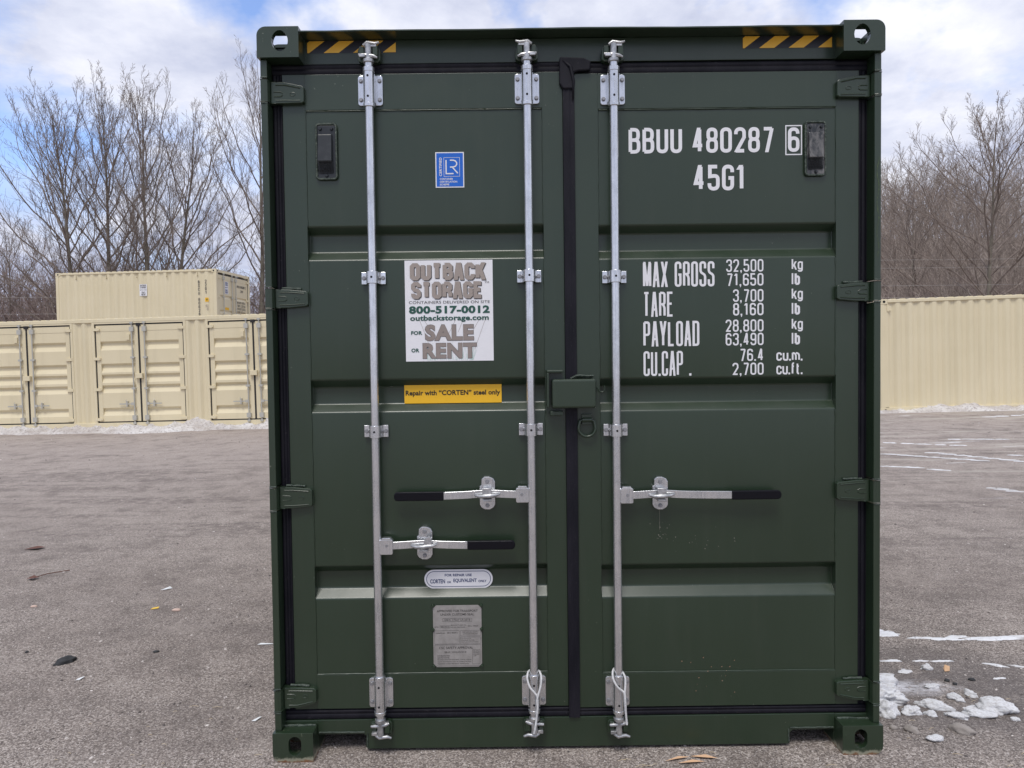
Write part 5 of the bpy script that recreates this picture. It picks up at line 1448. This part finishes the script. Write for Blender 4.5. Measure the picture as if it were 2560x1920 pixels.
def brush(name, label, seed, n, xr, yr, hr, m, hmul=lambda x: 1.0, thick=1.0):
    """tangle of thin upright stems and arching twigs"""
    r = random.Random(seed); mb = MB()
    V, Fc, MI = mb.v, mb.f, mb.mi
    def seg(p, q, ra, rb):
        d = q-p; a = Vector((-d.y, d.x, 0)) if abs(d.x)+abs(d.y) > 1e-4 else Vector((1, 0, 0)); a.normalize(); b = d.cross(a).normalized(); k = len(V)
        for c, rr in ((p, ra), (q, rb)):
            V.extend([tuple(c+a*rr), tuple(c+(a*-.5+b*.87)*rr), tuple(c+(a*-.5-b*.87)*rr)])
        Fc.extend([(k, k+1, k+4, k+3), (k+1, k+2, k+5, k+4), (k+2, k, k+3, k+5)]); MI.extend([0]*3)
    for i in range(n):
        x = r.uniform(*xr); y = r.uniform(*yr); h = r.uniform(*hr)*hmul(x); p = Vector((x, y, gz(x, y)-.1)); d = Vector((r.gauss(0, .22), r.gauss(0, .15), 1)).normalized()
        r0 = (0.010+0.0035*h)*thick; N = 5
        for s in range(N):
            dd = (d + Vector((r.gauss(0, .16), r.gauss(0, .16), 0.02))).normalized(); q = p + dd*h/N; seg(p, q, r0*(1-s/N*.8), r0*(1-(s+1)/N*.8))
            if s > 0:
                for b in range(3):
                    e = (dd*0.8 + Vector((r.gauss(0, .6), r.gauss(0, .5), r.gauss(.15, .3)))).normalized(); L = h*r.uniform(.12, .28); m1 = p.lerp(q, r.random()); m2 = m1+e*L*.5; e2 = (e+Vector((r.gauss(0, .3), r.gauss(0, .3), .15))).normalized(); m3 = m2 + e2*L*.5
                    seg(m1, m2, r0*.35, r0*.25); seg(m2, m3, r0*.25, r0*.15)
                    for c in range(2):
                        e3 = (e2 + Vector((r.gauss(0, .7), r.gauss(0, .6), r.gauss(.1, .4)))).normalized(); seg(m2, m2+e3*L*.45, r0*.2, r0*.12)
            p = q; d = dd
    o = mb.build(name, m); tag(o, label, 'brush', kind='stuff'); return o
brush('brush_thicket', 'brown tangle of bare brush behind the tan containers', 31, 900, (-27, -9), (31, 44), (3.6, 6.2), BRUSH, lambda x: 1.0 + 0.35*sstep(-14, -24, x))
brush('brush_thicket', 'reddish brown brush at the foot of the wooded hill', 32, 620, (13, 32), (27, 38), (2.6, 5.0), BRUSH)
brush('hillside_wood', 'grey-brown leafless wood covering the hillside', 33, 1700, (24, 60), (38, 76), (4.0, 9.0), BRUSH_PALE, thick=1.15)
brush('hillside_wood', 'distant leafless wood along the horizon', 34, 800, (-56, -14), (48, 80), (5.0, 9.0), BRUSH, thick=1.3)
brush('brush_thicket', 'pale bare saplings mixed into the brush', 35, 200, (13, 28), (25, 33), (3.0, 6.0), BRUSH_PALE)

# wires strung in front of the wood
def wires(x0, x1, y, zs, label):
    o = empty('wire_fence', ((x0+x1)/2, y, gz((x0+x1)/2, y)), label, 'fence'); b = o.location
    for z in zs:
        mb = MB(); P = [(x0 + (x1-x0)*i/12 - b.x, 0, z - b.z - 0.05*sin(pi*i/12)) for i in range(13)]; mb.tube(P, 0.0045, 4); mb.build('wire', WIRE, o, smooth=60)
    for x in (x0, x1):
        mb = MB(); mb.tube([(x-b.x, 0.05, -0.4), (x-b.x, 0.05, max(zs)-b.z+0.2)], 0.05, 8); mb.build('post', BARK, o, smooth=60)
wires(7.0, 27.0, 24.0, (5.25, 4.95, 4.30, 3.85), 'tall fence of thin steel wires before the hillside brush')
wires(-24.0, -13.0, 27.5, (5.2, 4.6, 3.9), 'thin steel wires strung before the brush past the stacked container')

# ------------------------------------------------------------------ snow
def lump_strip(name, label, p0, p1, width, height, seed, z_off=0.0, mat_=SNOW_DIRTY, n=260, m=12):
    p0, p1 = Vector(p0), Vector(p1); d = (p1-p0); L = d.length; d.normalize(); s = Vector((d.y, -d.x, 0))   # towards the camera
    vs = []
    for i in range(n+1):
        u = i/n
        wl = width*(0.75 + 0.5*noise.noise(Vector((u*L*0.5, seed, 0)))+0.15*noise.noise(Vector((u*L*2.3, seed, 3))))
        for j in range(m+1):
            v = j/m; p = p0 + d*L*u + s*(wl*v - 0.25)
            prof = (1-v**1.6)*min(1, (v+.2)*3) if v < 1 else 0
            nz = noise.fractal(Vector((p.x*1.6, p.y*1.6, seed)), .8, 2.1, 4) + 0.5*noise.noise(Vector((p.x*5.5, p.y*5.5, seed+4)))
            ridge = abs(noise.noise(Vector((p.x*3.1, p.y*3.1, seed+9))))
            z = gz(p.x, p.y) + z_off + height*prof*(0.62 + 0.75*nz + 0.6*ridge + 0.45*abs(noise.noise(Vector((p.x*9, p.y*9, seed+2))))) - (0.03 if v > .97 else 0)
            vs.append((p.x + 0.03*noise.noise(p*7), p.y + 0.03*noise.noise(p*9), z))
    k = m+1; fs = [(i*k+j, i*k+j+1, (i+1)*k+j+1, (i+1)*k+j) for i in range(n) for j in range(m)]
    mb = MB().add(vs, fs); o = mb.build(name, mat_, smooth=180); tag(o, label, 'snow', kind='stuff'); return o
def along(A0, yaw, s): return (A0[0] + cos(yaw)*s, A0[1] + sin(yaw)*s, 0)
lump_strip('snow_bank', 'dirty ploughed snow along the foot of the side-door container', along((A.x, A.y), yawL, -5), along((A.x, A.y), yawL, 12), 1.15, 0.20, 2.0, 0.0, n=420)
lump_strip('snow_bank', 'dirty ploughed snow along the foot of the plain corrugated container', along((8.225, 13.6), -0.0711, -2.5), along((8.225, 13.6), -0.0711, 12), 0.85, 0.13, 8.0, 0.0, n=360)

def lump(x, y, sx, sy, sz, rot, seed, name='snow_chunk', m=SNOW, rough=0.42, sub=4, z=None, tilt=0.0):
    import bmesh
    bm = bmesh.new(); bmesh.ops.create_icosphere(bm, subdivisions=sub, radius=1.0)
    for v in bm.verts:
        p = v.co; k = 1 + rough*1.3*noise.noise(p*1.3 + Vector((seed, 0, 0))) + rough*.35*abs(noise.noise(p*5+Vector((seed, 2, 0)))) + rough*.16*noise.noise(p*14+Vector((2, 0, seed))) + rough*0.5*noise.noise(p*3.1 + Vector((0, seed, 0))) + rough*.2*noise.noise(p*8+Vector((0, 0, seed)))
        v.co = p*k
        if v.co.z < -0.35: v.co.z = -0.35 + (v.co.z+0.35)*0.2
    me = bpy.data.meshes.new(name); bm.to_mesh(me); bm.free(); me.materials.append(m); me.shade_smooth()
    o = bpy.data.objects.new(name, me); COL.objects.link(o); o.scale = (sx, sy, sz); o.rotation_euler = (tilt, 0, rot)
    o.location = (x, y, (gz(x, y) + sz*0.32) if z is None else z); return o
CH = [  # x, y, half length, half depth, height, turn, what it looks like
 (1.405, 0.335, 0.050, 0.050, 0.052, 0.3, 'rounded snow lump against the casting of the green container'),
 (1.520, 0.340, 0.040, 0.035, 0.026, 0.2, 'flat round snow lump at the toe of the snow heap'),
 (1.645, 0.385, 0.062, 0.030, 0.032, -0.45, 'smooth oblong snow lump lying aslant beside the heap'),
 (1.592, 0.315, 0.026, 0.022, 0.018, 0.0, 'small crumbled snow lump before the oblong one'),
 (1.695, 0.290, 0.040, 0.022, 0.020, -0.5, 'narrow snow lump in front of the flat slab'),
 (1.800, 0.300, 0.062, 0.026, 0.024, -0.3, 'flat slab of snow beside the big dirty lump'),
 (1.900, 0.345, 0.066, 0.046, 0.050, -0.35, 'big domed snow lump with a dirty face'),
 (1.930, 0.260, 0.018, 0.014, 0.012, 0.0, 'tiny snow crumb under the big dirty lump'),
 (1.485, 0.105, 0.028, 0.022, 0.019, 0.1, 'lone small snow lump nearest the camera'),
 (1.790, 0.455, 0.034, 0.022, 0.024, -0.8, 'snow-topped stone behind the slab'),
 (1.880, 0.490, 0.026, 0.020, 0.026, -0.6, 'small upright snow lump behind the big dirty one'),
 (1.845, 0.785, 0.026, 0.020, 0.024, 0.0, 'little snow lump far behind beside the tan leaf'),
 (1.760, 0.585, 0.036, 0.022, 0.014, 0.1, 'thin snow lump on the frosty smear'),
]
for i, (x, y, a, b, c, t, lb) in enumerate(CH):
    tag(lump(x, y, a, b*.9, c*.72, t, i*3.7+1), lb, 'snow lump', 'snow lumps beside the green container')
tag(lump(1.405, 0.475, 0.160, 0.092, 0.062, -0.10, 41.0, 'snow_heap', SNOW, 0.5, 5), 'broken snow heap pressed against the corner of the green container', 'snow heap')
tag(lump(1.40, 0.62, 0.15, 0.05, 0.05, 0.0, 44.0, 'snow_heap', SNOW, 0.5, 4), 'low ridge of snow behind the broken heap', 'snow heap')

def patch(mb, x, y, a, b, rot, seed, th=0.006):
    n = 40; ring = []
    for k in range(n):
        t = 2*pi*k/n; c, s = cos(t), sin(t); q = 1 + 0.55*noise.noise(Vector((c*1.4+seed, s*1.4, 0))) + 0.35*noise.noise(Vector((c*4.5, s*4.5+seed, 1))) + .2*noise.noise(Vector((c*11, s*11+seed, 1)))
        ring.append((a*c*q, b*s*q))
    vs = []
    for f, h in ((1.0, 0.0015), (0.93, th*0.8), (0.6, th)):
        for k, (u, v) in enumerate(ring):
            X = x + (u*cos(rot)-v*sin(rot))*f; Y = y + (u*sin(rot)+v*cos(rot))*f
            vs.append((X, Y, gz(X, Y) + h*(1+0.4*noise.noise(Vector((X*25, Y*25, 0))))))
    vs.append((x, y, gz(x, y)+th)); fs = []
    for r_ in range(2):
        for k in range(n): l = (k+1) % n; fs.append((r_*n+k, r_*n+l, (r_+1)*n+l, (r_+1)*n+k))
    for k in range(n): fs.append((2*n+k, 2*n+(k+1) % n, 3*n))
    mb.add(vs, fs)
mb = MB()
for i, (x, y, a, b, r_) in enumerate([(1.88, 1.25, .09, .035, 0), (1.86, 1.31, .03, .02, 0), (2.04, 1.185, .055, .014, 0), (2.16, 1.165, .10, .022, -.1), (2.25, 1.19, .07, .020, .1), (2.44, 1.165, .15, .028, 0), (2.60, 1.19, .05, .012, 0),
        (1.72, .88, .055, .012, 0), (1.87, .875, .04, .008, 0), (1.97, .87, .06, .010, 0), (1.72, .755, .032, .022, .3), (2.13, .66, .03, .008, .1), (2.22, .81, .05, .012, -.5), (2.33, .79, .05, .010, -.4),
        (1.84, .37, .07, .018, 0), (1.55, .66, .05, .02, .2)]):
    patch(mb, x, y, a, b, r_, i*2.3)
for i, (x0, y0, x1, y1, k, w) in enumerate([(5.87, 8.99, 6.9, 8.45, 5, .09), (5.3, 7.87, 6.4, 7.15, 7, .06), (6.0, 7.95, 6.9, 7.0, 7, .055), (4.84, 6.94, 5.25, 6.8, 4, .05), (5.34, 6.68, 5.46, 6.6, 2, .06), (5.35, 5.53, 5.5, 5.25, 3, .03), (9.4, 11.9, 10.9, 12.0, 5, .13), (7.0, 9.1, 7.9, 8.9, 4, .06), (6.9, 7.6, 8.2, 7.2, 4, .05)]):
    for j in range(k):
        u = (j+.5)/k; patch(mb, x0+(x1-x0)*u + noise.noise(Vector((i, j, 0)))*.1, y0+(y1-y0)*u + noise.noise(Vector((i, j, 5)))*.2, .10+.07*noise.noise(Vector((j, i, 3))), w*.26, -.35, i*5+j, .012)
o = mb.build('snow_patches', SNOW, smooth=60); tag(o, 'thin streaks and patches of leftover snow on the yard', 'snow', kind='stuff')

# ------------------------------------------------------------------ litter
tag(lump(-2.665, 1.005, 0.046, 0.026, 0.022, 0.55, 60, 'tar_lump', TAR, .35, 3), 'black tar lump lying alone on the stone', 'lump')
tag(lump(-2.97, 1.15, 0.010, 0.009, 0.008, 0, 61, 'tar_lump', TAR, .3, 2), 'tiny black tar crumb near the larger lump', 'lump')
tag(lump(-2.24, 1.13, 0.016, 0.010, 0.008, 0.3, 62, 'tar_lump', TAR, .3, 2), 'small black tar crumb out in the open stone', 'lump')
tag(lump(-3.44, 1.92, 0.022, 0.014, 0.008, .1, 63, 'stone', STONE_PINK, .3, 2), 'flat pinkish stone beyond the black lump', 'stone', 'loose stones on the yard')
tag(lump(-2.44, 1.81, 0.028, 0.016, 0.010, .1, 64, 'stone', STONE_PINK, .3, 2), 'flat pinkish stone beside the yellow scrap', 'stone', 'loose stones on the yard')
tag(lump(1.43, 0.175, 0.030, 0.018, 0.018, -.9, 65, 'stone', STONE, .3, 3), 'grey stone standing near the casting', 'stone', 'loose stones on the yard')
tag(lump(1.64, 0.165, 0.046, 0.024, 0.022, -.7, 66, 'stone', STONE, .35, 3), 'long grey-brown stone in front of the snow lumps', 'stone', 'loose stones on the yard')
tag(lump(1.865, 0.645, 0.014, 0.010, 0.009, 0, 67, 'stone', TAR, .3, 2), 'flat dark pebble before the tan leaf', 'stone', 'loose stones on the yard')
tag(lump(1.88, 0.605, 0.011, 0.009, 0.009, 0, 68, 'stone', TAR, .3, 2), 'round dark pebble before the flat dark one', 'stone', 'loose stones on the yard')
tag(lump(1.99, 0.65, 0.016, 0.011, 0.010, 0, 69, 'stone', TAR, .3, 2), 'dark pebble touching a thin line of snow', 'stone', 'loose stones on the yard')
tag(lump(1.365, 0.20, 0.016, 0.012, 0.012, 0, 70, 'stone', STONE, .3, 2), 'small pale stone close to the scraped casting', 'stone', 'loose stones on the yard')
mb = MB(); mb.tube([(-3.85, 2.55, .012), (-3.81, 2.63, .016), (-3.70, 2.74, .012)], .0035, 6); mb.add([(-3.90, 2.53, .008), (-3.84, 2.50, .020), (-3.82, 2.555, .012), (-3.87, 2.575, .024)], [(0, 1, 2, 3)]); tag(mb.build('dead_leaf', LEAF_BROWN), 'brown dead leaf with a long stalk', 'leaf')
mb = MB(); mb.add([(-4.52, 3.42, .006), (-4.40, 3.40, .018), (-4.36, 3.48, .010), (-4.44, 3.49, .02)], [(0, 1, 2, 3)]); tag(mb.build('dead_leaf', LEAF_BROWN), 'small dark leaf farther out on the stone', 'leaf')
def scrap(P, m, name, label, cat):
    n = len(P); mb = MB(); mb.add([(x, y, z) for x, y, z in P] + [(x, y, z-.0015) for x, y, z in P], [tuple(range(n)), tuple(range(2*n-1, n-1, -1))] + [(i, i+n, (i+1) % n+n, (i+1) % n) for i in range(n)]); tag(mb.build(name, m), label, cat)
scrap([(-2.75, 2.235, .004), (-2.71, 2.237, .008), (-2.685, 2.275, .004), (-2.705, 2.28, .016), (-2.722, 2.262, .010)], SCRAP_W, 'plastic_scrap', 'white plastic shard farther from the green container', 'litter')
scrap([(-1.705, 1.212, .004), (-1.63, 1.216, .005), (-1.61, 1.224, .004), (-1.69, 1.226, .008)], SCRAP_W, 'plastic_scrap', 'white plastic shard touching the green container edge', 'litter')
scrap([(-1.424, .335, .004), (-1.406, .332, .005), (-1.388, .362, .010), (-1.402, .368, .006)], SCRAP_W, 'plastic_scrap', 'pale plastic shard near the bottom casting', 'litter')
scrap([(-2.475, .78, .004), (-2.455, .78, .005), (-2.445, .81, .010), (-2.465, .805, .006)], SCRAP_W, 'plastic_scrap', 'tiny white shard beside the tar lump', 'litter')
scrap([(-2.62, 1.83, .004), (-2.575, 1.845, .006), (-2.58, 1.865, .010), (-2.615, 1.855, .006)], SCRAP_Y, 'plastic_scrap', 'bright yellow plastic scrap', 'litter')
scrap([(1.915, .745, .004), (1.938, .742, .008), (1.950, .762, .022), (1.932, .775, .026), (1.920, .765, .010)], LEAF_TAN, 'dead_leaf', 'pale tan dry leaf beside a little snow lump', 'leaf')
r_ = random.Random(9)
for k, (x, y, t, lb) in enumerate([(.39, -.02, .25, 'pale wood splinter lying before the door sill'), (.44, -.045, .05, 'second wood splinter crossing the first before the sill'), (.50, -.01, -.2, 'thin wood splinter nearest the fork pocket')]):
    mb = MB(); mb.add([(x-.055*cos(t), y-.055*sin(t), .004), (x-.012, y-.012, .012), (x+.055*cos(t), y+.055*sin(t), .006), (x+.008, y+.012, .010)], [(0, 1, 2, 3)]); tag(mb.build('wood_splinter', LEAF_TAN), lb, 'splinter', 'wood splinters before the sill')
mb = MB()
for k in range(60):
    x = r_.choice([r_.uniform(.1, 1.0), r_.uniform(1.3, 2.2), r_.uniform(-2.2, -1.2)]); y = r_.uniform(-.15, .5); t = r_.uniform(-.5, .5); L = r_.uniform(.01, .045)
    mb.tube([(x, y, .004), (x+L*cos(t)*.5, y+L*sin(t)*.5, .008), (x+L*cos(t), y+L*sin(t), .004)], .0009, 4)
tag(mb.build('straw_litter', STRAW), 'scattered bits of dry straw round the container foot', 'straw', kind='stuff')

for o in S.objects:
    if o.name.split('.')[0] in ('weld_bead', 'grass_print', 'paint_chips', 'rust_chips', 'paint_scrape'): o['kind'] = 'stuff'
